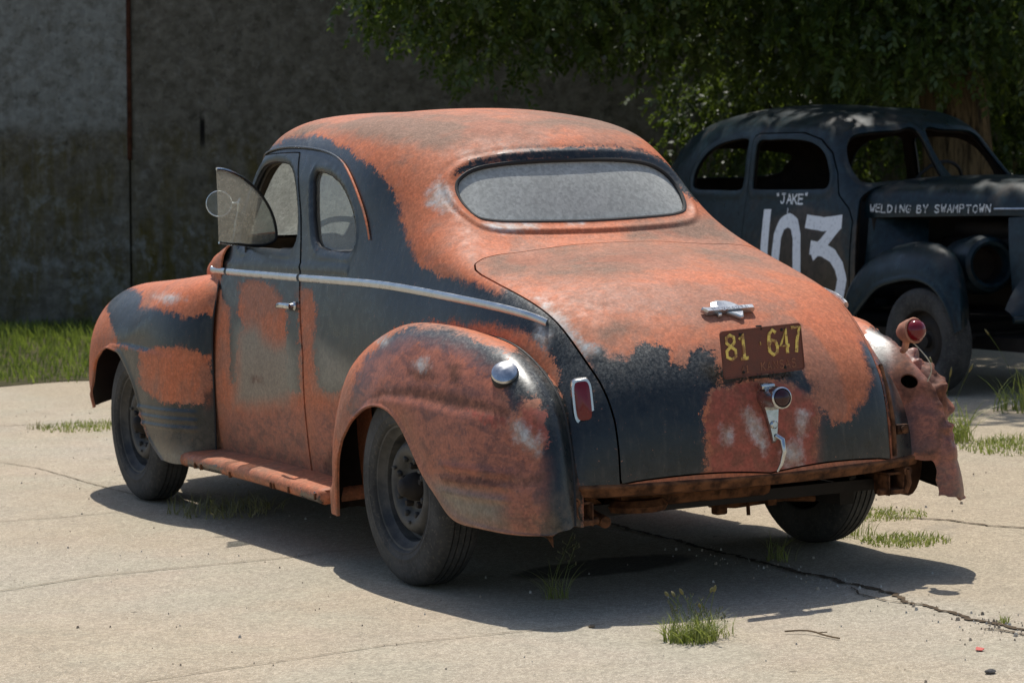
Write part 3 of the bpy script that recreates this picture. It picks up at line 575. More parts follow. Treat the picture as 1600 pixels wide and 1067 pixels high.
def rear_fender(sg):
    G = surf([[(-r[0][0]+.05, r[0][1]*.965, r[0][2]-.012)]+[(-x, y, z) for x, y, z in r] for r in RF], .0095, 5)
    V, N, F = oriented(G, (-.6, 0, .3))
    # pressed step over the arch, running back along the flank, and three speed lines low on the tail
    c = crease_sd(V, [(-1.0,.648),(-.80,.655),(-.45,.662),(-.15,.677),(.06,.672),(.20,.645),(.34,.578),(.43,.50),(.55,.30)])
    out = (V[:, 0] < -.80)
    fade = np.clip((V[:, 1]+.80)/.25, 0, 1)
    V = V+N*(np.where(out, (.012*(1/(1+np.exp(np.clip(c/.0075, -30, 30))))-.003*np.exp(-(c/.013)**2)), 0)*fade)[:, None]
    for k, zz in enumerate((.468, .425, .382)):
        yy = V[:, 1]; w = np.clip((-.36-yy)/.06, 0, 1)*np.clip((yy+.80)/.04, 0, 1)
        V = V+N*(.0105*np.exp(-(((V[:, 2]-zz+.00*yy)/.0075))**2)*w)[:, None]
    # rolled lip along the wheel arch
    u = np.arange(len(V)) % G.shape[1]; lipd = (G.shape[1]-1-u)*.0095
    V = V+N*(.007*np.exp(-((lipd-.012)/.010)**2))[:, None]
    if sg > 0:
        V = V.copy(); V[:, 0] *= -1; N = N.copy(); N[:, 0] *= -1; F = [tuple(reversed(f)) for f in F]
        # battered tail: torn away low down, crumpled above, outer strip bent back
        rng = np.random.RandomState(4); d = np.zeros(len(V))
        reg = np.clip((-.42-V[:, 1])/.12, 0, 1)*np.clip((V[:, 2]-.42)/.08, 0, 1)*np.clip((V[:, 0]-.735)/.04, 0, 1)
        for k in range(34):
            dr = rng.normal(size=3); dr /= np.linalg.norm(dr); fr = rng.uniform(22, 95); ph = rng.uniform(0, 6.28); warp = 1.1*np.sin(V@rng.normal(size=3)*14+ph)
            d += (1-2*np.abs(np.sin(V@dr*fr+ph+warp)))*(30/fr)
        d = d/d[reg > .5].std()
        out = np.clip((-.45-V[:, 1])/.2, 0, 1)*np.clip(1-np.abs(V[:, 2]-.62)/.22, 0, 1)**.7*np.clip((V[:, 0]-.72)/.06, 0, 1); V = V+out[:, None]*np.array([.030, -.040, .012])
        V = V+N*(reg*(.0115*np.clip(d, -2.4, 2.4)))[:, None]
        gash = np.clip(1-np.abs((V[:, 0]-.80)+.25*(V[:, 2]-.62))/.022, 0, 1)*np.clip((V[:, 2]-.44)/.06, 0, 1)*np.clip((.80-V[:, 2])/.08, 0, 1)*np.clip((-.5-V[:, 1])/.1, 0, 1); V = V-N*(.028*gash)[:, None]
        lo = np.clip((.42-V[:, 2])/.12, 0, 1)*np.clip((-.5-V[:, 1])/.2, 0, 1); V = V+lo[:, None]*np.array([.016, -.008, -.020])
        cutn = np.maximum.reduce([V[:, 2]-(.405+.004*np.sin(V[:, 0]*60)), V[:, 0]-(.730+.003*np.sin(V[:, 2]*90)), V[:, 1]+.40])
        V, N, F = clip(V, N, F, -cutn)
        hole = np.linalg.norm((V-np.array([.705, -.795, .675]))*np.array([1, .6, 1]), axis=1)-.026
        V, N, F = clip(V, N, F, -hole)
    return panel_obj('rear_fender', V, N, F, 'rf_left' if sg < 0 else 'rf_right', coupe, .010)
rfl = rear_fender(-1); rfr = rear_fender(1)
# welt between fender and body
def welt(rowpts, sg, parent):
    pl = dense([(sg*x, y, z) for x, y, z in rowpts], 6); mb = MB(); mb.tube([p+np.array([0, 0, .001]) for p in pl], .0045 if sg < 0 else .003, 6); mb.build('fender_welt', M['rubber' if sg < 0 else 'rustmetal'], parent)
welt([r[0] for r in RF[2:]], -1, rfl)

# ---------------------------------------------------------------- front fenders
FF = [
 [(.785,2.135,.24),(.83,2.16,.235),(.875,2.20,.23),(.905,2.26,.228),(.918,2.34,.228),(.922,2.42,.235)],
 [(.785,2.135,.45),(.84,2.17,.45),(.885,2.25,.44),(.915,2.35,.42),(.925,2.48,.39),(.927,2.60,.35)],
 [(.785,2.138,.68),(.835,2.17,.68),(.89,2.27,.66),(.922,2.41,.62),(.932,2.57,.56),(.932,2.69,.50)],
 [(.77,2.145,.87),(.815,2.19,.87),(.875,2.30,.83),(.92,2.45,.76),(.935,2.64,.68),(.935,2.79,.605)],
 [(.735,2.165,.995),(.77,2.23,.985),(.84,2.36,.945),(.905,2.53,.86),(.935,2.71,.75),(.935,2.88,.665)],
 [(.66,2.35,1.035),(.72,2.41,1.02),(.81,2.52,.975),(.895,2.66,.87),(.935,2.82,.75),(.935,2.94,.682)],
 [(.60,2.66,1.005),(.69,2.71,1.005),(.80,2.79,.965),(.89,2.88,.86),(.935,2.97,.745),(.935,3.04,.69)],
 [(.58,3.02,.97),(.68,3.06,.982),(.79,3.11,.945),(.885,3.14,.845),(.93,3.15,.73),(.932,3.15,.675)],
 [(.56,3.38,.91),(.67,3.42,.93),(.785,3.43,.89),(.88,3.37,.79),(.925,3.30,.69),(.930,3.26,.625)],
 [(.55,3.66,.75),(.66,3.70,.76),(.77,3.67,.73),(.86,3.55,.66),(.915,3.40,.59),(.925,3.32,.55)],
 [(.54,3.74,.55),(.66,3.74,.56),(.76,3.69,.55),(.85,3.57,.51),(.91,3.43,.48),(.92,3.35,.465)],
 [(.54,3.71,.40),(.66,3.71,.40),(.75,3.66,.395),(.84,3.55,.39),(.895,3.42,.39),(.91,3.34,.40)],
]
def front_fender(sg):
    G = surf([[(-x, y, z) for x, y, z in r] for r in FF], .0105, 5); V, N, F = oriented(G, (-.6, 2.9, .3))
    c = crease_sd(V, [(2.1,.66),(2.3,.695),(2.6,.715),(2.8,.722),(3.02,.715),(3.17,.675),(3.3,.58),(3.4,.4)])
    fade = np.clip((V[:, 1]-2.25)/.3, 0, 1)
    V = V+N*(np.where(V[:, 0] < -.85, .012*(1/(1+np.exp(np.clip(c/.006, -30, 30))))-.004*np.exp(-(c/.010)**2), 0)*fade)[:, None]
    for zz in (.450, .415, .380):
        w = np.clip((V[:, 1]-2.175)/.02, 0, 1)*np.clip((2.72-V[:, 1])/.05, 0, 1); V = V+N*(.008*np.exp(-(((V[:, 2]-zz)/.0065))**2)*w)[:, None]
    u = np.arange(len(V)) % G.shape[1]; lipd = (G.shape[1]-1-u)*.0105
    V = V+N*(.006*np.exp(-((lipd-.012)/.010)**2))[:, None]
    if sg > 0: V = V*np.array([-1, 1, 1]); N = N*np.array([-1, 1, 1]); F = [tuple(reversed(f)) for f in F]
    return panel_obj('front_fender', V, N, F, 'ff', coupe, .010)
ffl = front_fender(-1); ffr = front_fender(1)
for sg, par in ((-1, ffl), (1, ffr)): welt([r[0] for r in FF[:6]], sg, par)
# hood
HD = [[(0,2.42,1.135),(.25,2.42,1.13),(.42,2.40,1.115),(.55,2.37,1.08),(.63,2.34,1.00),(.66,2.32,.90)],
      [(0,2.75,1.12),(.22,2.75,1.115),(.38,2.74,1.095),(.49,2.73,1.05),(.56,2.72,.97),(.60,2.71,.86)],
      [(0,3.15,1.07),(.18,3.15,1.065),(.31,3.15,1.04),(.40,3.15,.99),(.46,3.15,.90),(.52,3.15,.80)],
      [(0,3.50,.98),(.13,3.50,.97),(.22,3.50,.94),(.29,3.50,.89),(.35,3.50,.82),(.44,3.50,.72)],
      [(0,3.78,.80),(.07,3.77,.79),(.12,3.76,.77),(.17,3.74,.73),(.22,3.72,.69),(.34,3.68,.62)],
      [(0,3.84,.50),(.06,3.83,.50),(.11,3.82,.50),(.15,3.80,.50),(.20,3.78,.50),(.34,3.72,.48)]]
G = surf([[(-x, y, z) for x, y, z in r[::-1]]+r[1:] for r in HD], .03, 2); V, N, F = oriented(G, (0, 3, .3))
hood = panel_obj('hood', V, N, F, 'hood', coupe, .01)
# cowl cheeks: the rounded hood shoulder seen ahead of the door
for sg in (-1, 1):
    CK = [[(.60,2.62,.99),(.615,2.62,1.03),(.60,2.62,1.07),(.55,2.62,1.10),(.45,2.62,1.12)],
          [(.665,2.42,.99),(.675,2.42,1.05),(.66,2.42,1.10),(.60,2.42,1.13),(.45,2.42,1.14)],
          [(.715,2.27,.99),(.722,2.27,1.06),(.705,2.27,1.115),(.64,2.27,1.15),(.45,2.30,1.16)],
          [(.722,2.16,.99),(.728,2.155,1.07),(.715,2.14,1.14),(.665,2.12,1.185),(.45,2.2,1.21)]]
    G = surf([[(sg*x, y, z) for x, y, z in r] for r in CK], .02, 2); V, N, F = oriented(G, (sg*.3, 2.3, .7))
    panel_obj('cowl_panel', V, N, F, 'hood', coupe, .008)

# ---------------------------------------------------------------- wheels
def wheel(x, y, out, dirt=True):
    w = tag(empty('wheel', (x, y, .35), 0, coupe)); s = out
    # tyre: section profile (radius, axial), tread grooves cut in
    prof = [(.218, -.062), (.222, -.073), (.240, -.084), (.275, -.0865), (.305, -.083), (.330, -.073), (.3415, -.062), (.345, -.054)]
    for g in (-.034, -.012, .012, .034):
        prof += [(.3495, g-.0065), (.3500, g-.003), (.3435, g-.0022), (.3435, g+.0022), (.3500, g+.003), (.3495, g+.0065)]
    prof += [(.345, .054), (.3415, .062), (.330, .073), (.318, .0795), (.3155, .0805), (.312, .0815), (.290, .0855), (.270, .0865), (.262, .0865), (.259, .0880), (.252, .0880), (.249, .0855), (.240, .084), (.235, .0815), (.232, .083), (.226, .080), (.222, .073), (.218, .062)]
    mb = MB(); mb.lathe(prof, (0, 0, 0), (s, 0, 0), 72)
    # slight flattening at the road
    V = np.array(mb.V); low = V[:, 2] < -.338; V[low, 2] = np.maximum(V[low, 2], -.350); mb.V = [tuple(v) for v in V]
    mb.build('tyre', M['tyre'], w)
    rp = [(.216, -.06), (.222, .055), (.226, .066), (.222, .071), (.214, .069), (.209, .058), (.200, .046), (.193, .040), (.190, .020), (.186, .006), (.176, .004), (.168, .016), (.160, .034), (.148, .046), (.132, .050), (.118, .046), (.104, .034), (.092, .022), (.086, .016), (.070, .014), (.0, .014)]
    mb = MB(); mb.lathe(rp, (0, 0, 0), (s, 0, 0), 64)
    for k in range(3):
        a = 2*math.pi*k/3+.5; mb.box((s*.052, .124*math.cos(a), .124*math.sin(a)), (.012, .022, .012), bev=.004)
    mb.build('rim', M['wheelpaint'], w)
    mb = MB(); mb.lathe([(.052, .010), (.050, .030), (.044, .050), (.036, .060), (.030, .075), (.022, .082), (0, .084)], (0, 0, 0), (s, 0, 0), 28)
    for k in range(5):
        a = 2*math.pi*k/5+.3; c = np.array((0, .0745*math.cos(a), .0745*math.sin(a)))
        mb.lathe([(.0135, .012), (.0135, .034), (.010, .040), (0, .040)], c, (s, 0, 0), 6)
    mb.build('hub', M['darkmetal'], w)
    # dark hand holes between dish and rim
    mb = MB()
    for k in range(8):
        a = 2*math.pi*(k+.5)/8; c = np.array((s*.044, .103*math.cos(a), .103*math.sin(a))); mb.lathe([(0, .0), (.011, .0), (.011, -.012)], c, (s, 0, 0), 12)
    mb.build_each('hand_hole', M['rubber'], w)
    return w
wheel(-.835, 0, -1); wheel(.835, 0, 1); wheel(-.800, 2.91, -1); wheel(.800, 2.91, 1)

# ---------------------------------------------------------------- running boards
for sg in (-1, 1):
    mb = MB(); P = []
    for t in np.linspace(0, 1, 24):
        y = 2.20-t*1.52; zt = .285+.010*math.sin(t*3.1)-.012*t
        P.append([(sg*.74, y, zt+.008), (sg*.80, y, zt+.006), (sg*.88, y, zt), (sg*.905, y, zt-.003), (sg*.921, y, zt-.012), (sg*.926, y, zt-.03), (sg*.922, y, zt-.048), (sg*.905, y, zt-.058), (sg*.86, y, zt-.05), (sg*.74, y, zt-.045)])
    P = np.array(P); k = P.shape[1]
    P[0, :, 1] -= .0; P[-1, 3:8, 1] += .02
    V = P.reshape(-1, 3); F = [(i*k+j, i*k+j+1, (i+1)*k+j+1, (i+1)*k+j) for i in range(23) for j in range(k-1)]+[tuple(range(k)), tuple(23*k+j for j in range(k))]
    if sg > 0: F = [tuple(reversed(f)) for f in F]
    rb = mesh_obj('running_board', V, F, M['paint'], coupe); paint_attrs(rb, 'board')
    mb = MB()
    for y in (2.02, 1.95, 1.62, 1.18, 1.15, 1.0, .74): mb.box((sg*.9245, y, .245), (.012, .010, .024))
    mb.build_each('board_clip', M['rustmetal'], rb, False)

# ---------------------------------------------------------------- underside, tail pan and running gear
mb = MB(); mb.box((0, .85, .30), (1.44, 3.0, .04)); mb.box((-.60, 1.4, .27), (.06, 3.9, .10)); mb.box((.60, 1.4, .27), (.06, 3.9, .10)); mb.box((0, 3.0, .55), (.9, 1.2, .5), bev=.1)
mb.build('chassis_frame', M['darkmetal'], coupe)
# tail pan below the lid
PT = []
for x in np.linspace(-.70, .70, 40):
    yb = -.972+.13*(abs(x)/.70)**2.6*1.0
    PT.append([(x, yb+.035, .424), (x, yb+.004, .421), (x, yb-.007, .416), (x, yb-.009, .408), (x, yb+.002, .401), (x, yb+.006, .388), (x, yb+.012, .384), (x, yb+.10, .366), (x, yb+.30, .365)])
P = np.array(PT); rng = np.random.RandomState(2); P[:, 5:7, 2] += np.interp(np.arange(40), np.linspace(0, 39, 12), rng.uniform(-.006, .006, 12))[:, None]
V, N, F = oriented(P, (0, 0, .6))
V2, F2, mi = shell(V, N, F, .004, True)
mesh_obj('tail_pan', V2, F2, None, coupe, [M['rustmetal'], M['inside']], mi)
# frame horns with bumper-iron holes
def horn(sg):
    mb = MB(); H = .66 if sg < 0 else .585
    for dx in (-.030, .030):
        mb.box((sg*H+dx, -.83, .325), (.006, .09, .075), bev=.002)
    mb.box((sg*H, -.81, .290), (.066, .04, .008)); mb.box((sg*H, -.80, .362), (.066, .12, .008))
    mb.box((sg*H, -.878, .300), (.06, .010, .018), bev=.003); mb.tube([(sg*(H+.04), -.885, .375), (sg*(H+.043), -.89, .33), (sg*(H+.03), -.885, .295)], .009, 8)
    mb.tube([(sg*(H-.06), -.85, .30), (sg*(H+.06), -.85, .30)], .012, 10)
    mb.lathe([(.010, 0), (.017, 0), (.017, .01), (.010, .01), (.010, 0)], (sg*(H+.04), -.878, .37), (0, -1, 0), 12)
    return mb.build('frame_horn', M['rustmetal'], coupe)
horn(-1); horn(1)
mb = MB(); mb.tube([(-.78, 0, .35), (.78, 0, .35)], .040, 16); mb.lathe([(0, -.13), (.07, -.12), (.13, -.05), (.145, 0), (.13, .05), (.07, .11), (0, .13)], (0.02, 0, .35), (0, 1, 0), 24)
mb.build('rear_axle', M['darkmetal'], coupe)
for sg in (-1, 1):
    mb = MB()
    for j in range(5):
        L = .62-.10*j; pts = [(sg*.55, -.0+L*t, .30-.012*j+.075*(L*t/.62)**2) for t in np.linspace(-1, 1, 15)]
        for a, b in zip(pts, pts[1:]):
            m_ = (np.array(a)+np.array(b))/2; d = np.array(b)-np.array(a); an = math.atan2(d[2], d[1]); R = [[1, 0, 0], [0, math.cos(an), -math.sin(an)], [0, math.sin(an), math.cos(an)]]
            mb.box(m_, (.048, np.linalg.norm(d)*1.05, .008), R)
    mb.box((sg*.55, 0, .275), (.075, .11, .02), bev=.004); mb.tube([(sg*.55, -.62, .375), (sg*.55, -.66, .33)], .014, 8)
    mb.tube([(sg*.52, .03, .26), (sg*.52, .03, .38)], .006, 6); mb.tube([(sg*.58, .03, .22), (sg*.58, .03, .38)], .006, 6)
    mb.build('leaf_spring', M['darkmetal'], coupe)
mb = MB(); mb.tube([(.10, -.42, .25), (.22, -.40, .235), (.40, -.44, .25), (.52, -.46, .24)], .012, 8); mb.tube([(.12, -.42, .25), (.05, -.30, .33)], .010, 8); mb.box((.14, -.42, .235), (.05, .04, .05), bev=.008)
mb.tube([(.25, -.43, .33), (.25, -.44, .20)], .007, 6); mb.box((.34, -.45, .29), (.035, .02, .12)); mb.tube([(-.05,-.35,.33),(.05,-.4,.28),(.5,-.5,.30),(.62,-.55,.33)], .010, 8)
mb.build('sway_linkage', M['rustmetal'], coupe)
mb = MB(); mb.tube([(-.52, -.62, .300), (-.52, -.45, .302), (-.52, -.1, .30)], [.075, .09, .09], 20, squash=(np.array([0, 0, 1.]), .62)); mb.tube([(-.52, -.62, .30), (-.53, -.78, .28)], .020, 12)
mb.build('muffler', M['rustmetal'], coupe)
mb = MB(); mb.box((-.10, -.42, .33), (.62, .50, .07), bev=.03); mb.lathe([(0, 0), (.10, 0), (.12, -.02), (.11, -.04), (0, -.05)], (-.33, -.62, .33), (0, 0, 1), 28)
mb.build('fuel_tank', M['rustmetal'], coupe)
# inner wheel houses (dark)
for sg in (-1, 1):
    for (cy, R0) in ((0, .46), (2.91, .44)):
        pts = []
        mb = MB(); n = 20; V = []
        for i in range(n+1):
            a = math.pi*i/n
            for xx in ((.755, .62) if cy == 0 else (.70, .56)): V.append((sg*xx, cy+R0*math.cos(a), .36+R0*math.sin(a)))
        F = [(2*i, 2*i+1, 2*i+3, 2*i+2) for i in range(n)]; mb.add(V, F); mb.add([(sg*.60 if cy == 0 else sg*.55, cy+R0*math.cos(math.pi*i/n), .36+R0*math.sin(math.pi*i/n)) for i in range(n+1)], [tuple(range(n+1))])
        mb.build('wheelhouse', M['inside'], coupe)
# ---------------------------------------------------------------- trunk fittings
# emblem: swept ship-like badge with a name bar
def lid_pt(x, yz):   # point of the lid at x with y+z = yz
    i = np.argmin((BV[:, 0]-x)**2+(BV[:, 1]+BV[:, 2]-yz)**2); n = BN[i]; return BV[i]+n*.003, n/np.linalg.norm(n)
def frame_at(p, n, roll=0.0):
    r = np.cross(np.array([0, 0, 1.]), -n); r = -r if r[0] < 0 else r; r /= np.linalg.norm(r); u = np.cross(n, r); u = u if u[2] > 0 else -u
    c, s = math.cos(roll), math.sin(roll); return r*c+u*s, -r*s+u*c, n
def slab(poly, th, O, fr, z0=0.0, bev=.0, mi=0, mb=None):
    """flat polygon (2-d) extruded along the frame normal, with a chamfered rim"""
    r, u, n = fr; P = np.array(poly, float); c = P.mean(0); k = len(P); q = c+(P-c)*(1-bev)
    L0 = [O+r*a+u*b+n*z0 for a, b in P]; L1 = [O+r*a+u*b+n*(z0+th*.6) for a, b in P]; L2 = [O+r*a+u*b+n*(z0+th) for a, b in q]
    V = L0+L1+L2; F = [(i, (i+1) % k, k+(i+1) % k, k+i) for i in range(k)]+[(k+i, k+(i+1) % k, 2*k+(i+1) % k, 2*k+i) for i in range(k)]+[tuple(2*k+i for i in range(k))]
    return (mb or MB()).add(V, F, mi)
GL = {  # hand-lettering strokes on a 1 x 1.6 cell
 'A': [[(0,0),(.5,1.6),(1,0)],[(.2,.55),(.8,.55)]], 'B': [[(0,0),(0,1.6),(.7,1.5),(.8,1.15),(.6,.85),(0,.82)],[(.6,.85),(.95,.6),(.9,.15),(.6,0),(0,0)]],
 'D': [[(0,0),(0,1.6),(.6,1.5),(1,1.1),(1,.5),(.6,.08),(0,0)]], 'E': [[(1,1.6),(0,1.6),(0,0),(1,0)],[(0,.85),(.8,.85)]], 'G': [[(.95,1.35),(.6,1.6),(.2,1.5),(0,1.1),(0,.5),(.25,.05),(.7,0),(.95,.25),(.95,.7),(.55,.7)]],
 'I': [[(.5,0),(.5,1.6)]], 'J': [[(.2,1.6),(1,1.6)],[(.65,1.6),(.65,.3),(.45,0),(.15,.05),(0,.3)]], 'K': [[(0,0),(0,1.6)],[(.95,1.6),(0,.7)],[(.25,.9),(1,0)]], 'L': [[(0,1.6),(0,0),(.9,0)]],
 'M': [[(0,0),(.05,1.6),(.5,.7),(.95,1.6),(1,0)]], 'N': [[(0,0),(0,1.6),(1,0),(1,1.6)]], 'O': [[(.5,1.6),(.1,1.3),(0,.8),(.1,.3),(.5,0),(.9,.3),(1,.8),(.9,1.3),(.5,1.6)]],
 'P': [[(0,0),(0,1.6),(.7,1.55),(.95,1.2),(.7,.85),(0,.8)]], 'S': [[(.95,1.4),(.6,1.6),(.15,1.5),(.05,1.15),(.3,.88),(.75,.75),(.95,.4),(.75,.05),(.3,0),(0,.25)]], 'T': [[(0,1.6),(1,1.6)],[(.5,1.6),(.5,0)]],
 'W': [[(0,1.6),(.25,0),(.5,1.1),(.75,0),(1,1.6)]], 'Y': [[(0,1.6),(.5,.8),(1,1.6)],[(.5,.8),(.5,0)]], '"': [[(.3,1.75),(.38,1.45)],[(.62,1.75),(.6,1.45)]],
 '1': [[(.1,1.25),(.5,1.6),(.5,0)],[(.1,0),(.9,0)]], '8': [[(.5,.85),(.1,1.1),(.12,1.45),(.5,1.6),(.88,1.45),(.9,1.1),(.5,.85),(.05,.6),(.05,.2),(.5,0),(.95,.2),(.95,.6),(.5,.85)]],
 '6': [[(.9,1.4),(.55,1.6),(.15,1.35),(.02,.8),(.05,.25),(.45,0),(.85,.12),(.97,.5),(.8,.85),(.4,.95),(.05,.7)]], '4': [[(.72,0),(.72,1.6),(0,.5),(1,.5)]], '7': [[(0,1.6),(1,1.6),(.6,.8),(.4,0)]], '·': [[(.45,.8),(.55,.8)]],
 'l': [[(.3,0),(.5,1.6)]], 'y': [[(.1,1),(.3,.1),(.7,.1)],[(.8,1),(.5,-.5),(.1,-.4)]], 'm': [[(0,0),(.1,1),(.45,.9),(.45,0)],[(.45,.9),(.9,.9),(.95,0)]], 'o': [[(.5,1),(.1,.5),(.5,0),(.9,.5),(.5,1)]], 'u': [[(.1,1),(.15,.05),(.8,.1),(.85,1)]], 't': [[(.5,1.5),(.45,0)],[(.2,1),(.8,1)]], 'h': [[(.2,0),(.3,1.6)],[(.25,.8),(.75,.9),(.8,0)]],
 "p": [[(0,0),(0,1.6)]] }
def strokes(text, w, h, gap, lw, rng=None, jitter=0.0):
    """list of (polyline, linewidth) in the plane, text starting at 0,0"""
    out = []; x = 0
    for ch in text:
        if ch == ' ': x += w*.7+gap; continue
        jx, jy = (rng.uniform(-jitter, jitter), rng.uniform(-jitter, jitter)) if rng else (0, 0)
        for st in GL[ch]: out.append([(x+a*w+jx, b/1.6*h+jy) for a, b in st])
        x += (w*(.55 if ch in '·' else 1))+gap
    return out, x-gap
def ribbon(mb, pl, lw, mapf, th=.0, mi=0, rough=0.0, rng=None):
    P = np.array(pl, float)
    t = np.r_[0, np.cumsum(np.linalg.norm(np.diff(P, axis=0), axis=1))]; n = max(2, int(t[-1]/(lw*.5))+2)
    q = np.linspace(0, t[-1], n); q = np.unique(np.r_[q, t]); X = np.stack([np.interp(q, t, P[:, 0]), np.interp(q, t, P[:, 1])], 1)
    T = np.gradient(X, axis=0); T /= np.linalg.norm(T, axis=1, keepdims=True)+1e-9; Nn = np.stack([-T[:, 1], T[:, 0]], 1)
    X[0] -= T[0]*lw*.4; X[-1] += T[-1]*lw*.4
    j1 = 1+(rng.uniform(-rough, rough, len(X)) if rng else 0); j2 = 1+(rng.uniform(-rough, rough, len(X)) if rng else 0)
    A = X+Nn*(lw/2*j1*np.ones(len(X)))[:, None]; B = X-Nn*(lw/2*j2*np.ones(len(X)))[:, None]
    V = [mapf(*a) for a in A]+[mapf(*b) for b in B]; k = len(X); F = [(i, k+i, k+i+1, i+1) for i in range(k-1)]
    mb.add(V, F, mi)
p, n = lid_pt(.012, .235); fr = frame_at(p, n, rad(1))
mb = MB()
sweep = [(-.052,.002),(-.056,.024),(-.046,.044),(-.018,.056),(.016,.053),(.040,.040),(.062,.014),(.074,-.002),(.0,-.006)]
slab(sweep, .015, p, fr, 0, .35, 0, mb)
slab([(-.104,.004),(-.090,-.013),(.104,-.010),(.106,.008),(-.084,.007),(-.104,.010)], .019, p, fr, 0, .04, 0, mb)
slab([(-.012,-.014),(.056,-.014),(.048,-.028),(.040,-.044),(.026,-.048),(.012,-.034)], .013, p, fr, 0, .25, 0, mb)
slab([(-.050,-.012),(-.056,-.030),(-.040,-.028),(-.030,-.014)], .010, p, fr, 0, .2, 0, mb)
emb = mb.build('emblem', M['dullchrome'], lid, smooth=False)
mb = MB(); st, W = strokes('Plymouth', .0140, .016, .0050, .002); r, u, nn = fr
for s_ in st: ribbon(mb, s_, .0032, lambda a, b: p+r*(a-.068)+u*(b-.010)+nn*.0190)
mb.build('emblem_script', M['chrome'], emb, smooth=False)
# licence plate: rusty brown, worn yellow figures
PW, PH = .332, .160
pp = np.array([0.004, -.930, .829]); pn = np.array([.03, -1, .08]); pn /= np.linalg.norm(pn); pf = frame_at(pp, pn, rad(2.2))
r, u, nn = pf
t = NT('rusted_plate_paint'); co = t.coord(); n2 = t.noise(co, 22, 7, .65); n3 = t.noise(co, 120, 4, .6)
c = t.mix(t.ramp(n2, .35, .65), (.155, .042, .022), (.115, .038, .022)); c = t.mix(t.ramp(n3, .6, .75, 0, .6), c, (.05, .022, .014)); t.set(c, .6, 0, .4); t.bump(n3, .3, .002); M['plate'] = t.m
t = NT('worn_yellow_figures'); co = t.coord(); n2 = t.noise(co, 30, 6, .65); n3 = t.noise(co, 160, 4, .6)
c = t.mix(t.ramp(t.math('ADD', n2, t.math('MULTIPLY', n3, .3)), .58, .74), (.80, .58, .12), (.30, .14, .045)); t.set(c, .6); M['yellow'] = t.m
M['faded'] = simple('faded_plate_figures', (.27, .105, .050), .7, var=.3, scale=60)
mb = MB()
crn = [(sx*(PW/2-.012)+.012*math.cos(t), sy*(PH/2-.012)+.012*math.sin(t)) for sx, sy, t0 in ((1, 1, 0), (-1, 1, 90), (-1, -1, 180), (1, -1, 270)) for t in [rad(t0+q*22.5) for q in range(5)]]
slab(crn, .0015, pp, pf, 0, .004, 0, mb); mb.tube([pp+r*a*.985+u*b*.975+nn*.0018 for a, b in crn], .0022, 6, closed=True)
plate = mb.build('licence_plate', M['plate'], coupe, smooth=False)
def plate_text(text, x0, y0, w, h, gap, lw, mat, name, z=.0026, jit=0):
    mb = MB(); st, W = strokes(text, w, h, gap, lw)
    for s_ in st: mb.tube([pp+r*(x0+a)+u*(y0+b)+nn*z for a, b in s_], lw/2, 6, squash=(nn, .35))
    mb.build(name, M[mat], plate)
plate_text('81', -.146, -.018, .039, .082, .012, .0125, 'yellow', 'figures')
plate_text('·', -.024, -.010, .034, .070, .01, .013, 'yellow', 'figures')
plate_text('647', .026, -.018, .036, .084, .012, .0135, 'yellow', 'figures')
plate_text('KANSAS', -.012, -.066, .0165, .028, .0085, .0036, 'faded', 'lettering')
plate_text('41', -.092, -.066, .012, .024, .006, .0026, 'faded', 'lettering')
mb = MB()
for a, b in ((-.085, .062), (.085, .062), (-.085, -.064), (.085, -.064)): mb.lathe([(.0055, 0), (.005, .003), (0, .004)], pp+r*a+u*b+nn*.001, nn, 8)
for a in (-.088, .088): mb.tube([pp+r*a+u*-.07, pp+r*a+u*-.092-nn*.01, pp+r*a+u*-.10-nn*.03], .003, 6)
mb.tube([pp+r*.003+u*.07, pp+r*.003+u*.083+nn*.001, pp+r*.006+u*.083-nn*.03], .0035, 6); mb.box(pp+r*-.01+u*-.085-nn*.012, (.08, .02, .012), bev=.003)
for a in (-.03, -.015, .02, .034): mb.box(pp+r*a+u*-.083+nn*.001, (.008, .004, .016), bev=.001)
mb.build_each('plate_bracket', M['darkmetal'], plate)
# trunk handle with stop lamp
ph, n = lid_pt(0.02, -.295); fr = frame_at(ph, np.array([0, -1, .10])/math.hypot(1, .1)); r, u, nn = fr
mb = MB()
q = lambda a, b, c: ph+r*a+u*b+nn*c
mb.tube([q(-.006, .022, -.03), q(-.004, .022, .010), q(.0, .021, .045), q(.002, .020, .070)], [.038, .042, .039, .035], 24)
mb.lathe([(.033, -.004), (.037, .0), (.037, .010), (.032, .014), (.029, .008)], q(.002, .020, .066), nn-r*.10, 28)
mb.box(q(-.015, .062, .010), (.055, .035, .022), bev=.008)
bkt = slab([(-.036,.0),(.026,.0),(.016,-.075),(.005,-.128),(-.009,-.130),(-.017,-.080)], .020, ph, fr, .0, .12, 0, mb)
mb.lathe([(.014, 0), (.014, .006), (.010, .010), (0, .010)], q(-.002, -.068, .018), nn, 16)
mb.tube([q(.004, -.105, .020), q(.016, -.120, .036), q(.018, -.16, .040), q(.010, -.20, .030), q(-.002, -.225, .020)], [.008, .010, .009, .007, .004], 12)
h = mb.build('trunk_handle', M['chrome'], lid)
mb = MB(); mb.lathe([(.030, 0), (.028, .008), (.020, .014), (0, .016)], q(.002, .020, .071), nn-r*.10, 24); mb.build('lens', M['darklens'], h)
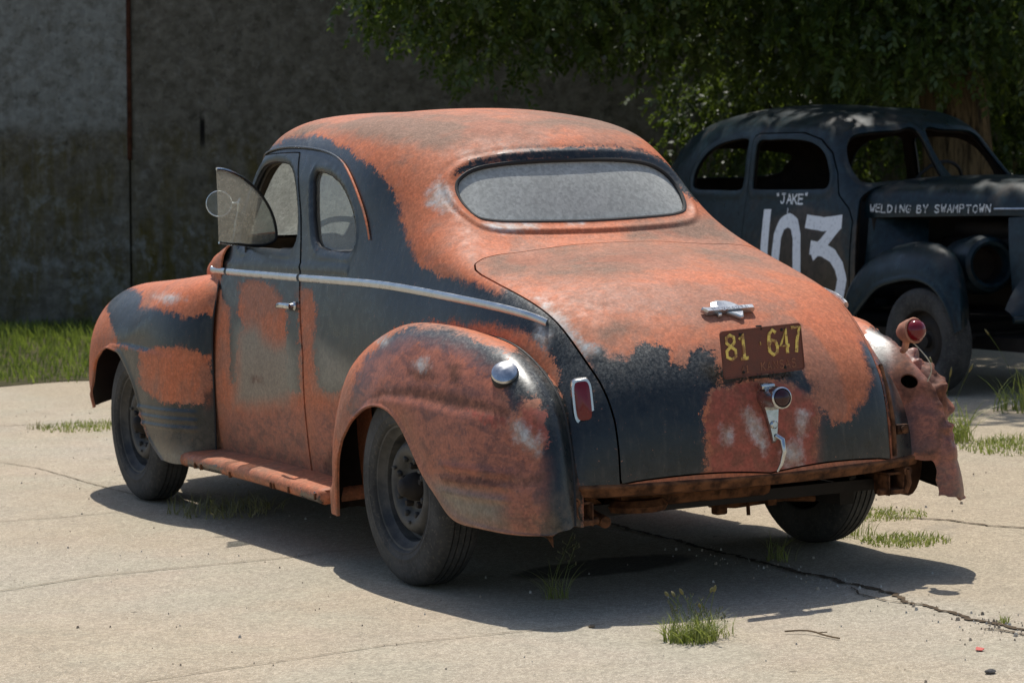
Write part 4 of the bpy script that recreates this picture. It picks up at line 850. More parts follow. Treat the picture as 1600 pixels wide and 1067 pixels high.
# left tail lamp
pl, n = on_body((-.617, -.800, .690), .002); n = np.array([-.42, -.90, .12]); n /= np.linalg.norm(n); fr = frame_at(pl, n, rad(4)); r, u, nn = fr
ov = lambda a, b, k=10: [(a*math.copysign(abs(math.cos(t))**.45, math.cos(t)), b*math.copysign(abs(math.sin(t))**.45, math.sin(t))) for t in np.linspace(0, 2*math.pi, 40, endpoint=False)]
mb = MB(); slab(ov(.037, .080), .034, pl, fr, -.018, .10, 0, mb); tl = mb.build('tail_lamp', M['chrome'], coupe)
mb = MB(); slab(ov(.026, .064), .016, pl+nn*.014+u*.002, fr, 0, .35, 0, mb); mb.build('lens', M['redlens'], tl)
# round cap lamp on the left rear fender
pc = np.array([-.822, -.645, .785]); nc = np.array([-.42, -.60, .68]); nc /= np.linalg.norm(nc)
mb = MB(); mb.lathe([(.040, -.06), (.047, -.02), (.047, .002), (.042, .006)], pc, nc, 32); cap = mb.build('fuel_filler_cap', M['rubber'], rfl)
mb = MB(); mb.lathe([(.044, .0), (.046, .006), (.043, .014), (.034, .019), (.018, .022), (0, .023)], pc, nc, 32); mb.build('cap_cover', M['chrome'], cap)
# right tail lamp hanging off its mount
pl = np.array([.662, -.875, .858]); dl = np.array([.12, -.98, .14]); dl /= np.linalg.norm(dl)
M['bucket'] = simple('rusty_lamp_bucket', (.36, .16, .10), .8, var=.35, scale=30)
mb = MB(); mb.lathe([(0, -.070), (.020, -.062), (.034, -.042), (.042, -.012), (.044, .004), (.046, .012), (.043, .016), (.036, .014)], pl, dl, 24)
mb.tube([pl-dl*.03-np.array([0, 0, .03]), pl-dl*.04-np.array([0, 0, .06]), (.675, -.80, .785)], .012, 8)
hl = mb.build('tail_lamp', M['bucket'], coupe); hl['label'] = 'bullet shaped lamp hanging loose on the battered right fender'
mb = MB(); mb.lathe([(.038, .012), (.037, .024), (.031, .038), (.018, .048), (0, .051)], pl, dl, 24); mb.build('lens', M['redlens'], hl)
mb = MB(); mb.tube(dense([pl-dl*.01-np.array([-.005, 0, .036]), (.690, -.905, .775), (.712, -.915, .725), (.705, -.90, .68)], 6), .0022, 6); mb.build('loose_wire', simple('pale_wire', (.45, .40, .30), .6), hl)
# torn inner bracket strip of the right fender and the dark drum behind the tear
mb = MB(); V = []
for i in range(11):
    a = i/10*math.pi
    V += [(.690-.062*math.cos(a), -.80, .405-.135*math.sin(a)), (.690-.062*math.cos(a), -.60, .405-.135*math.sin(a))]
mb.add(V, [(2*i, 2*i+1, 2*i+3, 2*i+2) for i in range(10)]); mb.add([V[2*i] for i in range(11)], [tuple(range(11))]); mb.build('torn_inner_flange', simple('deep_brown_rust', (.055, .026, .014), .9, 0, .1, var=.5), rfr, smooth=False)
mb = MB(); mb.tube(dense([(.578,-.80,.74),(.565,-.868,.62),(.562,-.895,.52),(.560,-.90,.43)], 5), .008, 8); mb.box((.60,-.89,.52), (.05,.02,.035), bev=.006); mb.lathe([(0,0),(.014,0),(.014,.006),(0,.008)], (.60,-.902,.52), (0,-1,0), 12)
mb.build('seam_bracket', M['rustmetal'], rfr)
mb = MB(); slab([(-.03,0),(.03,.0),(.028,-.045),(.0,-.03)], .004, np.array([-.835,-.845,.275]), (np.array([.8,-.6,0]), np.array([0,0,1.]), np.array([-.6,-.8,0]))); 
slab([(-.03,0.006),(.03,.006),(.030,-.040),(.010,-.008)], .004, np.array([-.81,-.868,.272]), (np.array([.8,-.6,0]), np.array([0,0,1.]), np.array([-.6,-.8,0])), 0, 0, 0, mb); mb.build('bent_tab', M['rustmetal'], rfl, smooth=False)

# ---------------------------------------------------------------- doors: handle, lock, vent pane swung out, mirror
ph, n = on_body((-.745, 1.30, .935), .004)
mb = MB(); mb.lathe([(.018, 0), (.018, .006), (.012, .012), (.010, .03)], ph, (-1, 0, 0), 16); mb.tube(dense([ph+np.array([-.030, -.012, 0]), ph+np.array([-.036, .03, .002]), ph+np.array([-.034, .09, .0]), ph+np.array([-.030, .125, -.004])], 5), [.010]+[.012]*14+[.008], 12, squash=(np.array([1., 0, 0]), .6))
mb.build('door_handle', M['chrome'], door)
ph, n = on_body((.745, 1.30, .935), .004)
mb = MB(); mb.tube([ph+np.array([.03, -.01, 0]), ph+np.array([.034, .12, 0])], .011, 10); mb.lathe([(.018, 0), (.010, .03)], ph, (1, 0, 0), 12); mb.build('door_handle', M['chrome'], door_r)
mb = MB(); mb.lathe([(.012, 0), (.011, .006), (0, .010)], (-.742, 2.185, .945), (-1, -.2, 0), 14); mb.tube([(-.745, 2.185, .957), (-.75, 2.185, .972)], .006, 8); mb.build('hinge_bolt', M['chrome'], door)
# vent pane swung out square to the door
VO = [(-.825,1.182),(-.825,1.487),(-.795,1.485),(-.745,1.468),(-.70,1.444),(-.645,1.40),(-.60,1.345),(-.57,1.285),(-.556,1.225),(-.560,1.185),(-.59,1.168),(-.66,1.163),(-.74,1.172)]
YV = lambda x: 1.925+(x+.70)*.10
vc = [(x, YV(x), z) for x, z in VO]
mb = MB(); mb.add([(x, y-.002, z) for x, y, z in vc]+[(x, y+.002, z) for x, y, z in vc], [tuple(range(len(vc))), tuple(range(2*len(vc)-1, len(vc)-1, -1))]+[(i, len(vc)+i, len(vc)+(i+1) % len(vc), (i+1) % len(vc)) for i in range(len(vc))])
vw = mb.build('vent_window', M['glass_vent'], door, smooth=False)
mb = MB(); mb.tube(dense([vc[i] for i in (4, 5, 6, 7, 8, 9, 10, 11, 12)], 5), .0065, 8); mb.tube([(-.70, YV(-.70), 1.16), (-.70, YV(-.70), 1.135)], .007, 8); mb.build('vent_frame', M['rubber'], vw)
mb = MB(); mb.tube(dense([vc[i] for i in (1, 2, 3, 4)], 5), .0065, 8); mb.tube(dense([(-.825, YV(-.825), 1.182), (-.79, YV(-.79), 1.176), (-.74, YV(-.74), 1.172)], 4), .0065, 8); mb.build('vent_edge_trim', M['chrome'], vw)
# round mirror ring on its arm
mc = np.array([-.735, 2.13, 1.34]); mn = np.array([-.46, -.88, .05]); mn /= np.linalg.norm(mn); fr = frame_at(mc, mn); r, u, nn = fr
mb = MB(); ring = [mc+r*.054*math.cos(t)+u*.054*math.sin(t) for t in np.linspace(0, 2*math.pi, 40, endpoint=False)]; mb.tube(ring, .0028, 8, closed=True)
mb.tube([mc+r*.054, mc+r*.074, mc+r*.086+u*.004], .0055, 10); mb.tube([mc+r*.080-u*.035, mc+r*.084-u*.012, mc+r*.086+u*.004, mc+r*.092+u*.022], [.005, .008, .009, .005], 10); mb.tube([mc+r*.080-u*.03, mc+r*.068-u*.08, mc+r*.060-u*.15], .004, 8)
mi_ = mb.build('side_mirror', M['chrome'], door)
mb = MB(); mb.lathe([(0, 0), (.053, 0)], mc, nn, 32); mb.build('mirror_glass', M['mirrorglass'], mi_, smooth=False)
# ---------------------------------------------------------------- cabin
mb = MB(); mb.box((0, 1.02, .52), (1.30, .50, .20), bev=.06)
mb.box((0, .78, .83), (1.30, .16, .50), [[1, 0, 0], [0, .97, .22], [0, -.22, .97]], bev=.06); mb.build('seat', M['seat'], coupe)
mb = MB(); mb.box((0, 2.12, 1.02), (1.34, .30, .20), bev=.06); mb.box((0, 2.28, 1.09), (1.30, .30, .03)); mb.build('dashboard', simple('brown_dash', (.14, .09, .05), .7), coupe)
mb = MB(); c0 = np.array([-.34, 1.66, 1.085]); ax = np.array([0, -.88, .48]); ax /= np.linalg.norm(ax); fr = frame_at(c0, ax); r, u, nn = fr
mb.tube([c0+r*.205*math.cos(t)+u*.205*math.sin(t) for t in np.linspace(0, 2*math.pi, 48, endpoint=False)], .0125, 10, closed=True)
for t in (.3, 2.84, 4.71): mb.tube([c0-nn*.03, c0+r*.2*math.cos(t)+u*.2*math.sin(t)], .007, 8)
mb.lathe([(0, .01), (.03, .0), (.03, -.04), (.02, -.06)], c0-nn*.02, nn, 16); mb.tube([c0-nn*.05, c0-nn*.55], .022, 12); mb.build('steering_wheel', M['rubber'], coupe)
mb = MB(); mb.box((0, .36, .95), (1.26, .62, .02)); mb.box((0, .6, .7), (1.3, .02, .6)); mb.build('parcel_shelf', M['seat'], coupe)
mb = MB(); mb.box((0, 1.45, .33), (1.4, 1.9, .02)); mb.box((0, 2.36, .72), (1.3, .02, .8)); mb.build('cabin_floor', M['lining'], coupe)
# ================================================================== THE OLD RACE CAR (own frame: y forward, +x is the side we see)
race = tag(empty('race_car', (5.6, 7.45, 0), math.pi), 'dark old racing sedan with white painted number 103 on its door, parked in tree shade', 'car')
def race_paint():
    t = NT('race_car_paint'); co = t.coord(); n1 = t.noise(co, 4, 8, .65); n2 = t.noise(co, 24, 6, .65)
    c = t.mix(t.ramp(n2, .3, .7), (.003, .009, .012), (.006, .017, .022))
    c = t.mix(t.ramp(t.math('ADD', t.attr('brown'), t.math('MULTIPLY', t.math('SUBTRACT', n1, .5), .25)), .02, -.04, 0, .9), c, (.045, .030, .020))
    c = t.mix(t.ramp(n2, .60, .75, 0, .5), c, (.030, .040, .038)); c = t.mix(t.ramp(t.noise(co, 60, 5, .7), .64, .72, 0, .7), c, (.09, .085, .078)); c = t.mix(t.ramp(n1, .56, .66, 0, .5), c, (.045, .034, .026)); c = t.grain(co, 30, c, .7, 1.3)
    t.set(c, t.ramp(n1, .3, .7, .26, .48), 0, .32); t.bump(n2, .15, .006); return t.m
M['race'] = race_paint()
def brown_attr(o, poly=None):
    me = o.data; n = len(me.vertices); P = np.empty(n*3); me.vertices.foreach_get('co', P); P = P.reshape(-1, 3)
    s = poly_sd(P[:, 1:3], poly) if poly is not None else np.full(n, .25)
    me.attributes.new('brown', 'FLOAT', 'POINT').data.foreach_set('value', np.clip(s, -.3, .3).astype(np.float32))
def race_obj(name, V, N, F, parent, poly=None, th=.012):
    V2, F2, mi = shell(V, N, F, th, True); o = mesh_obj(name, V2, F2, None, parent, [M['race'], M['inside']], mi); brown_attr(o, poly); return o
RH = [
 [(0,2.06,1.285),(.25,2.05,1.285),(.45,2.02,1.275),(.57,2.0,1.255),(.64,1.99,1.22),(.69,2.0,1.16),(.72,2.02,1.06),(.76,2.04,.65),(.75,2.04,.32)],
 [(0,1.87,1.47),(.25,1.86,1.468),(.45,1.82,1.46),(.565,1.78,1.445),(.63,1.74,1.42),(.69,1.77,1.27),(.735,1.80,1.10),(.78,1.80,.65),(.76,1.80,.32)],
 [(0,1.66,1.70),(.25,1.65,1.695),(.43,1.61,1.675),(.54,1.57,1.645),(.605,1.53,1.59),(.68,1.55,1.35),(.74,1.55,1.10),(.785,1.55,.65),(.765,1.55,.32)],
 [(0,1.2,1.795),(.25,1.2,1.785),(.44,1.2,1.755),(.55,1.2,1.705),(.625,1.2,1.635),(.69,1.2,1.37),(.74,1.2,1.10),(.787,1.2,.65),(.767,1.2,.32)],
 [(0,.6,1.83),(.25,.6,1.82),(.44,.6,1.785),(.55,.6,1.73),(.628,.6,1.65),(.692,.6,1.37),(.74,.6,1.10),(.787,.6,.65),(.767,.6,.32)],
 [(0,.05,1.80),(.25,.05,1.79),(.43,.05,1.75),(.54,.06,1.69),(.62,.08,1.59),(.685,.08,1.34),(.73,.08,1.09),(.775,.08,.65),(.76,.08,.35)],
 [(0,-.48,1.68),(.24,-.47,1.67),(.41,-.45,1.63),(.50,-.42,1.57),(.58,-.38,1.47),(.65,-.4,1.27),(.69,-.4,1.06),(.72,-.4,.66),(.73,-.4,.36)],
 [(0,-.88,1.40),(.22,-.87,1.39),(.38,-.83,1.36),(.46,-.78,1.31),(.53,-.72,1.24),(.59,-.71,1.11),(.63,-.71,.96),(.67,-.71,.66),(.69,-.71,.36)],
 [(0,-1.10,1.05),(.2,-1.09,1.04),(.35,-1.05,1.03),(.43,-1.0,1.0),(.49,-.95,.96),(.54,-.92,.89),(.58,-.9,.80),(.62,-.88,.60),(.64,-.88,.36)],
 [(0,-1.2,.60),(.18,-1.19,.60),(.31,-1.16,.60),(.40,-1.12,.59),(.46,-1.07,.58),(.51,-1.03,.55),(.55,-.99,.52),(.59,-.95,.46),(.62,-.93,.36)]]
G = surf([[(-x, y, z) for x, y, z in r[::-1]]+r[1:] for r in RH], .02, 4)
RV, RN, RFc = oriented(G, (0, .8, .7))
RQ = roundpoly([(.66,1.60),(.45,1.60),(.24,1.565),(.10,1.50),(.0,1.40),(-.02,1.30),(.06,1.262),(.35,1.255),(.62,1.255),(.665,1.30),(.668,1.5)])
RD = roundpoly([(.80,1.58),(.95,1.592),(1.2,1.59),(1.40,1.565),(1.55,1.50),(1.64,1.40),(1.68,1.31),(1.655,1.262),(1.55,1.255),(1.2,1.255),(.85,1.258),(.79,1.28),(.785,1.45)])
RDOOR = [(.73,.36),(.73,1.1),(.735,1.62),(.80,1.635),(1.3,1.63),(1.5,1.58),(1.64,1.49),(1.74,1.36),(1.80,1.22),(1.93,1.13),(1.985,1.05),(1.99,.36)]
RWS = roundpoly([(.035,1.625),(.035,1.34),(.12,1.315),(.42,1.30),(.585,1.295),(.61,1.33),(.60,1.42),(.56,1.53),(.50,1.595),(.40,1.62),(.2,1.628)])
RRW = roundpoly([(-.46,1.52),(0,1.57),(.46,1.52),(.50,1.42),(.44,1.34),(0,1.335),(-.44,1.34),(-.50,1.42)])
side2 = lambda poly, sg: np.where(RV[:, 0]*sg > .4, poly_sd(RV[:, 1:3], poly), .3)
ws2 = np.where(RV[:, 1] > 1.45, np.minimum(poly_sd(RV[:, [0, 2]], RWS), poly_sd(np.stack([-RV[:, 0], RV[:, 2]], 1), RWS)), .3)
rw2 = np.where(RV[:, 1] < -.3, poly_sd(RV[:, [0, 2]], RRW), .3)
ops = [side2(RQ, 1), side2(RQ, -1), side2(RD, 1), side2(RD, -1), ws2, rw2]
for s in ops: RV = emboss(RV, RN, s, .030, .014, .007)
for_all = np.minimum.reduce(ops); dr = [np.where(RV[:, 0]*sg > .4, poly_sd(RV[:, 1:3], RDOOR), .3) for sg in (1, -1)]
BROWN = [(.9,.3),(.9,.62),(.95,.98),(1.15,1.10),(1.5,1.16),(1.9,1.10),(1.95,.85),(2.05,.5),(2.05,.3)]
V, N, F = clip(RV, RN, RFc, np.maximum.reduce([-for_all, -(dr[0]-.005), -(dr[1]-.005)])); race_obj('body', V, N, F, race, [(1.99,.3),(1.99,1.06),(2.06,1.0),(2.06,.3)])
for k, sg in ((0, 1), (1, -1)):
    V, N, F = clip(RV, RN, RFc, np.maximum(dr[k]+.004, -side2(RD, sg))); rd = race_obj('door', V+N*.003, N, F, race, BROWN)
    if sg > 0: rdoor = rd
V, N, F = clip(RV-RN*.03, RN, RFc, -for_all); mesh_obj('cabin_lining', V, F, M['inside'], race)
RB = BVHTree.FromPolygons([Vector(v) for v in RV], RFc)
def rside(y, z, off=.007):
    h = RB.ray_cast(Vector((2, y, z)), Vector((-1, 0, 0)))[0]; return np.array(h)+np.array([off, 0, 0])
# hood with its open engine bay, nose
HR = [[(0,1.98,1.315),(.22,1.98,1.312),(.42,1.98,1.290),(.56,1.98,1.25),(.615,1.98,1.19),(.63,1.98,1.12),(.632,1.98,1.07)],
      [(0,2.35,1.325),(.2,2.35,1.322),(.36,2.35,1.305),(.48,2.35,1.265),(.54,2.35,1.20),(.56,2.35,1.13),(.562,2.35,1.075)],
      [(0,2.85,1.31),(.17,2.85,1.307),(.30,2.85,1.29),(.39,2.85,1.25),(.445,2.85,1.19),(.465,2.85,1.13),(.468,2.85,1.08)],
      [(0,3.40,1.26),(.13,3.40,1.255),(.22,3.40,1.24),(.29,3.40,1.20),(.335,3.40,1.15),(.355,3.40,1.11),(.36,3.40,1.07)],
      [(0,3.72,1.16),(.09,3.72,1.155),(.15,3.72,1.14),(.2,3.71,1.11),(.24,3.70,1.08),(.26,3.69,1.06),(.27,3.68,1.03)]]
G = surf([[(-x, y, z) for x, y, z in r[::-1]]+r[1:] for r in HR], .03, 1); V, N, F = oriented(G, (0, 2.8, .9)); rhood = race_obj('hood', V, N, F, race)
HB = BVHTree.FromPolygons([Vector(v) for v in V], F)
def hside(y, z, off=.006):
    h = HB.ray_cast(Vector((2, y, z)), Vector((-1, 0, 0)))[0]
    return np.array(h)+np.array([off, 0, 0]) if h is not None else np.array([.45, y, z])
NR = [[(x, 3.15+.30*(1.07-z)+(.0), z) for x, z in ((.40, 1.07), (.44, .9), (.47, .72), (.50, .55))],
      [(.37, 3.45, 1.07), (.40, 3.50, .9), (.42, 3.54, .72), (.44, 3.56, .55)],
      [(.25, 3.68, 1.04), (.27, 3.74, .9), (.29, 3.78, .72), (.31, 3.80, .55)],
      [(0, 3.74, 1.04), (0, 3.84, .9), (0, 3.90, .72), (0, 3.92, .55)]]
for sg in (1, -1):
    G = surf([[(sg*x, y, z) for x, y, z in r] for r in NR], .03, 1); V, N, F = oriented(G, (0, 3.2, .8)); race_obj('grille_shell', V, N, F, race)
    AP = [[(.632,2.03,1.07),(.66,2.03,.85),(.70,2.02,.62)], [(.50,2.16,1.06),(.58,2.22,.85),(.64,2.26,.68)], [(.36,2.30,1.05),(.46,2.42,.86),(.52,2.5,.74)]]
    G = surf([[(sg*x, y, z) for x, y, z in r] for r in AP], .03, 1); V, N, F = oriented(G, (0, 1.6, .8)); race_obj('cowl_panel', V, N, F, race)
mb = MB(); mb.box((0, 2.7, .72), (.42, 1.1, .44), bev=.05); mb.box((0, 2.05, .85), (1.24, .03, .44)); mb.box((0, 3.35, .8), (.62, .06, .5)); mb.tube([(.1, 2.3, .98), (.1, 3.1, .98)], .06, 10)
mb.build('engine', M['darkmetal'], race)
RFD = [
 [(.70,2.00,.42),(.76,1.98,.42),(.82,2.0,.41),(.865,2.04,.40),(.875,2.10,.39)],
 [(.68,2.00,.58),(.74,1.99,.59),(.82,2.03,.58),(.865,2.12,.54),(.878,2.24,.49)],
 [(.64,2.12,.75),(.70,2.12,.78),(.80,2.19,.765),(.865,2.31,.69),(.88,2.42,.62)],
 [(.58,2.42,.84),(.67,2.41,.895),(.79,2.46,.865),(.865,2.55,.76),(.88,2.62,.68)],
 [(.56,2.76,.83),(.67,2.76,.925),(.79,2.78,.885),(.865,2.81,.78),(.88,2.84,.70)],
 [(.60,2.93,.76),(.69,2.99,.86),(.785,3.02,.825),(.855,3.03,.73),(.875,3.02,.65)],
 [(.62,3.02,.62),(.70,3.10,.70),(.78,3.16,.66),(.84,3.17,.59),(.87,3.14,.53)],
 [(.63,3.05,.43),(.71,3.14,.44),(.78,3.20,.43),(.83,3.22,.41),(.86,3.19,.39)]]
RRF = [
 [(.70,.52,.35),(.78,.51,.35),(.84,.50,.35),(.87,.46,.35),(.875,.42,.35)], [(.72,.50,.60),(.78,.49,.60),(.84,.45,.59),(.87,.38,.55),(.878,.33,.50)],
 [(.72,.36,.80),(.78,.34,.80),(.84,.30,.77),(.87,.24,.70),(.88,.19,.62)], [(.71,0,.90),(.77,0,.90),(.84,0,.85),(.87,0,.75),(.88,0,.68)],
 [(.69,-.36,.82),(.76,-.36,.82),(.83,-.32,.76),(.865,-.26,.68),(.875,-.20,.61)], [(.68,-.60,.60),(.75,-.60,.59),(.82,-.55,.54),(.86,-.46,.50),(.87,-.36,.46)], [(.68,-.66,.36),(.74,-.66,.36),(.81,-.62,.36),(.85,-.52,.36),(.86,-.42,.36)]]
for sg in (1, -1):
    for nm, rr, c in (('front_fender', RFD, (.5*sg, 2.75, .3)), ('rear_fender', RRF, (.5*sg, 0, .3))):
        G = surf([[(sg*x, y, z) for x, y, z in r] for r in rr], .02, 3); V, N, F = oriented(G, c)
        u = np.arange(len(V)) % G.shape[1]; V = V+N*(.010*np.exp(-(((G.shape[1]-1-u)*.02-.015)/.016)**2))[:, None]; race_obj(nm, V, N, F, race)
    # headlamp bucket, lamp missing
    a = np.array([sg*.22, 1, .05]); a /= np.linalg.norm(a); mb = MB(); c = np.array([sg*.46, 3.02, .785])
    mb.lathe([(.06, -.62), (.12, -.50), (.165, -.32), (.185, -.12), (.182, -.02), (.165, .035), (.140, .052), (.122, .045), (.112, .02), (.108, -.04), (.100, -.12), (0, -.14)], c, a, 40)
    bk = mb.build('headlamp_bucket', M['race'], race); brown_attr(bk)
    mb = MB(); mb.lathe([(.107, -.03), (.10, -.115), (0, -.12)], c, a, 32); mb.build('lamp_hole', M['inside'], bk)
mb = MB(); mb.tube([(.62, 3.46, .47), (.2, 3.62, .475), (-.2, 3.62, .475), (-.62, 3.46, .47)], .022, 12); bb = mb.build('nerf_bar', M['race'], race); brown_attr(bb)
AP = [[(.62,3.38,.53),(.62,3.43,.51),(.62,3.45,.49)], [(.50,3.34,.66),(.51,3.46,.58),(.51,3.52,.50)], [(.36,3.42,.80),(.38,3.56,.66),(.38,3.60,.50)], [(.0,3.80,.86),(0,3.84,.68),(0,3.84,.50)]]
for sg in (1, -1):
    G = surf([[(sg*x, y, z) for x, y, z in r] for r in AP], .03, 0); V, N, F = oriented(G, (0, 2.5, .3)); race_obj('front_apron', V, N, F, race)
def race_wheel(x, y, s, turn=0.0):
    w_ = tag(empty('wheel', (x, y, .328), turn, race)); mb = MB()
    prof = [(.20, -.07), (.235, -.088), (.28, -.095), (.315, -.088), (.340, -.072), (.345, -.05), (.3455, 0), (.345, .05), (.340, .072), (.315, .088), (.306, .092), (.300, .091), (.28, .095), (.25, .092), (.235, .088), (.205, .075), (.20, .07)]
    prof = [(a*.951, b*.86) for a, b in prof]; mb.lathe(prof, (0, 0, 0), (s, 0, 0), 56); mb.build('tyre', M['tyre'], w_)
    mb = MB(); mb.lathe([(.19, -.06), (.195, .064), (.188, .060), (.185, .04), (.175, .0), (.15, .0), (.12, .02), (.09, .02), (.07, .005), (.045, .01), (.04, .04), (0, .045)], (0, 0, 0), (s, 0, 0), 40); mb.build('rim', M['darkmetal'], w_)
for x, y, s, tr in ((.79, 2.85, 1, rad(5)), (-.79, 2.85, -1, rad(5)), (.79, 0, 1, 0), (-.79, 0, -1, 0)): race_wheel(x, y, s, tr)
mb = MB(); mb.box((0, 1.0, .36), (1.45, 3.0, .05)); mb.box((0, 1.3, .30), (.9, 4.2, .08)); mb.tube([(-.7, 2.85, .33), (.7, 2.85, .33)], .03, 10); mb.tube([(-.7, 0, .34), (.7, 0, .34)], .045, 10); mb.build('chassis_frame', M['darkmetal'], race)
mb = MB(); c0 = np.array([-.30, 1.50, 1.24]); ax = np.array([0, -.85, .5]); ax /= np.linalg.norm(ax); fr = frame_at(c0, ax); r, u, nn = fr
mb.tube([c0+r*.20*math.cos(t)+u*.20*math.sin(t) for t in np.linspace(0, 2*math.pi, 40, endpoint=False)], .012, 8, closed=True); mb.tube([c0-r*.2, c0+r*.2], .008, 6); mb.tube([c0, c0-nn*.5], .018, 8); mb.build('steering_wheel', M['rubber'], race)
mb = MB(); mb.box((-.3, .85, .85), (.5, .14, .6), bev=.05); mb.box((-.3, 1.1, .55), (.5, .5, .12), bev=.04); mb.build('seat', M['darkmetal'], race)
# hand-painted lettering
t = NT('brushed_white_paint'); co = t.coord(); n2 = t.noise(co, 40, 5, .7); t.set(t.mix(t.ramp(n2, .5, .72, 0, .8), (.80, .82, .84), (.42, .43, .45)), .7); M['white'] = t.m
t = NT('worn_white_lettering'); co = t.coord(); n2 = t.noise(co, 55, 5, .7); t.set(t.mix(t.ramp(n2, .47, .62, 0, .95), (.70, .72, .72), (.05, .06, .065)), .7); M['white2'] = t.m
rng = np.random.RandomState(5)
mb = MB(); mp = lambda y, z: rside(y, z, .0045)
ribbon(mb, [(1.02, 1.09), (1.03, .50)], .088, mp, rng=rng, rough=.03)
mb.build('numeral', M['white'], rdoor, smooth=False)
mb = MB(); ribbon(mb, [(1.165,.50),(1.165,.80),(1.175,.95),(1.215,1.03),(1.29,1.055),(1.36,1.03),(1.405,.95),(1.42,.80),(1.425,.62),(1.42,.50),(1.36,.42),(1.29,.40),(1.21,.42),(1.165,.50)], .092, mp, rng=rng, rough=.03); mb.build('numeral', M['white'], rdoor, smooth=False)
mb = MB(); ribbon(mb, [(1.53,1.045),(1.70,1.03),(1.85,1.045)], .090, mp, rng=rng, rough=.03); ribbon(mb, [(1.83,1.01),(1.72,.91),(1.62,.845)], .084, lambda a, b: rside(a, b, .0055), rng=rng, rough=.03)
ribbon(mb, [(1.61,.875),(1.72,.865),(1.82,.83),(1.89,.765),(1.925,.68),(1.90,.59),(1.84,.52),(1.74,.48),(1.62,.50)], .090, lambda a, b: rside(a, b, .0065), rng=rng, rough=.03); mb.build('numeral', M['white'], rdoor, smooth=False)
mb = MB(); st, W = strokes('"JAKE"', .052, .062, .015, .01, rng, .003)
for s_ in st: ribbon(mb, s_, .011, lambda a, b: rside(1.10+a, 1.163+b, .004), rng=rng, rough=.15)
ribbon(mb, [(1.26, 1.13), (1.262, 1.10)], .008, mp); mb.build('lettering', M['white'], rdoor, smooth=False)
mb = MB(); st, W = strokes('WELDING BY SWAMPTOWN', .036, .046, .0165, .01, rng, .003)
for s_ in st: ribbon(mb, s_, .0085, lambda a, b: hside(2.03+a*.98, 1.108+b-.006*math.sin(a*2), .004), rng=rng, rough=.2)
mb.build('lettering', M['white2'], rhood, smooth=False)
mb = MB(); mb.tube([tuple(hside(y, 1.122, .006)) for y in np.linspace(3.06, 3.62, 12)], .008, 6); mb.build('side_strip', M['dullchrome'], rhood)
# ================================================================== SETTING
def concrete():
    t = NT('weathered_concrete'); co = t.coord(); n0 = t.noise(co, .35, 6, .6); n1 = t.noise(co, 2.2, 9, .66); n2 = t.noise(co, 30, 6, .7); n3 = t.noise(co, 105, 5, .72); n4 = t.noise(co, 240, 3, .65)
    c = t.mix(t.ramp(n1, .3, .7), (.322, .262, .183), (.390, .322, .228)); c = t.mix(t.ramp(n0, .4, .62, 0, .6), c, (.350, .320, .260))
    c = t.mix(t.ramp(n2, .55, .75, 0, .5), c, (.25, .21, .155)); c = t.mix(t.ramp(n3, .50, .64, 0, .7), c, (.22, .18, .125)); c = t.mix(t.ramp(n4, .54, .64, 0, .8), c, (.66, .60, .49)); c = t.mix(t.ramp(t.noise(co, 130, 4, .6), .62, .69, 0, .8), c, (.13, .105, .075))
    tint = t.noise(co, 1.6, 5, .6, .5); c = t.mix(t.ramp(tint, .48, .66, 0, .4), c, (.345, .320, .240)); c = t.mix(t.ramp(tint, .50, .33, 0, .4), c, (.405, .325, .245))
    # gravelly, more worn ground to the right of the long crack
    px = t.n.new('ShaderNodeSeparateXYZ'); t.link(co, px.inputs[0]); rgt = t.ramp(t.math('ADD', px.outputs[0], t.math('MULTIPLY', t.math('SUBTRACT', n1, .5), .5)), .25, .6)
    c = t.mix(t.math('MULTIPLY', rgt, .55), c, t.mix(t.ramp(n3, .4, .62), (.42, .345, .235), (.25, .20, .14)))
    v = t.n.new('ShaderNodeTexVoronoi'); t.link(co, v.inputs['Vector']); v.inputs['Scale'].default_value = 3.2; v.inputs['Randomness'].default_value = 1
    ox = t.math('DIVIDE', t.math('SUBTRACT', px.outputs[0], -.12), .42); oy = t.math('DIVIDE', t.math('SUBTRACT', px.outputs[1], -.05), .20)
    oil = t.ramp(t.math('ADD', t.math('SQRT', t.math('ADD', t.math('POWER', ox, 2), t.math('POWER', oy, 2))), t.math('SUBTRACT', n1, .5)), 1.0, .75, 0, .75); c = t.mix(oil, c, (.05, .042, .035))
    sp = t.ramp(v.outputs['Distance'], .045, .03, 0, .8); c = t.mix(sp, c, (.12, .10, .075))
    st = t.noise(co, 1.1, 7, .7, .8); c = t.mix(t.ramp(st, .60, .72, 0, .35), c, (.22, .195, .155))
    c = t.grain(co, 85, c, .86, 1.13); c = t.grain(co, 170, c, .86, 1.12); c = t.grain(co, 30, c, .965, 1.03)
    t.set(c, .92, 0, .2); t.bump(t.math('ADD', t.math('MULTIPLY', n3, .5), t.math('ADD', t.math('MULTIPLY', n4, .25), t.math('MULTIPLY', n2, .6))), .5, .006); return t.m
M['concrete'] = concrete()
g = mesh_obj('ground', [(x, y, 0) for x in np.linspace(-80, 80, 9) for y in np.linspace(-80, 80, 9)], [(i*9+j, (i+1)*9+j, (i+1)*9+j+1, i*9+j+1) for i in range(8) for j in range(8)], M['concrete'], smooth=False); tag(g, kind='structure')
M['crackdirt'] = simple('dark_joint_dirt', (.085, .062, .040), .95, 0, .1, var=.5, scale=40)
M['jointdirt'] = simple('joint_dust', (.20, .165, .115), .95, 0, .1, var=.35, scale=30)
rng = np.random.RandomState(11)
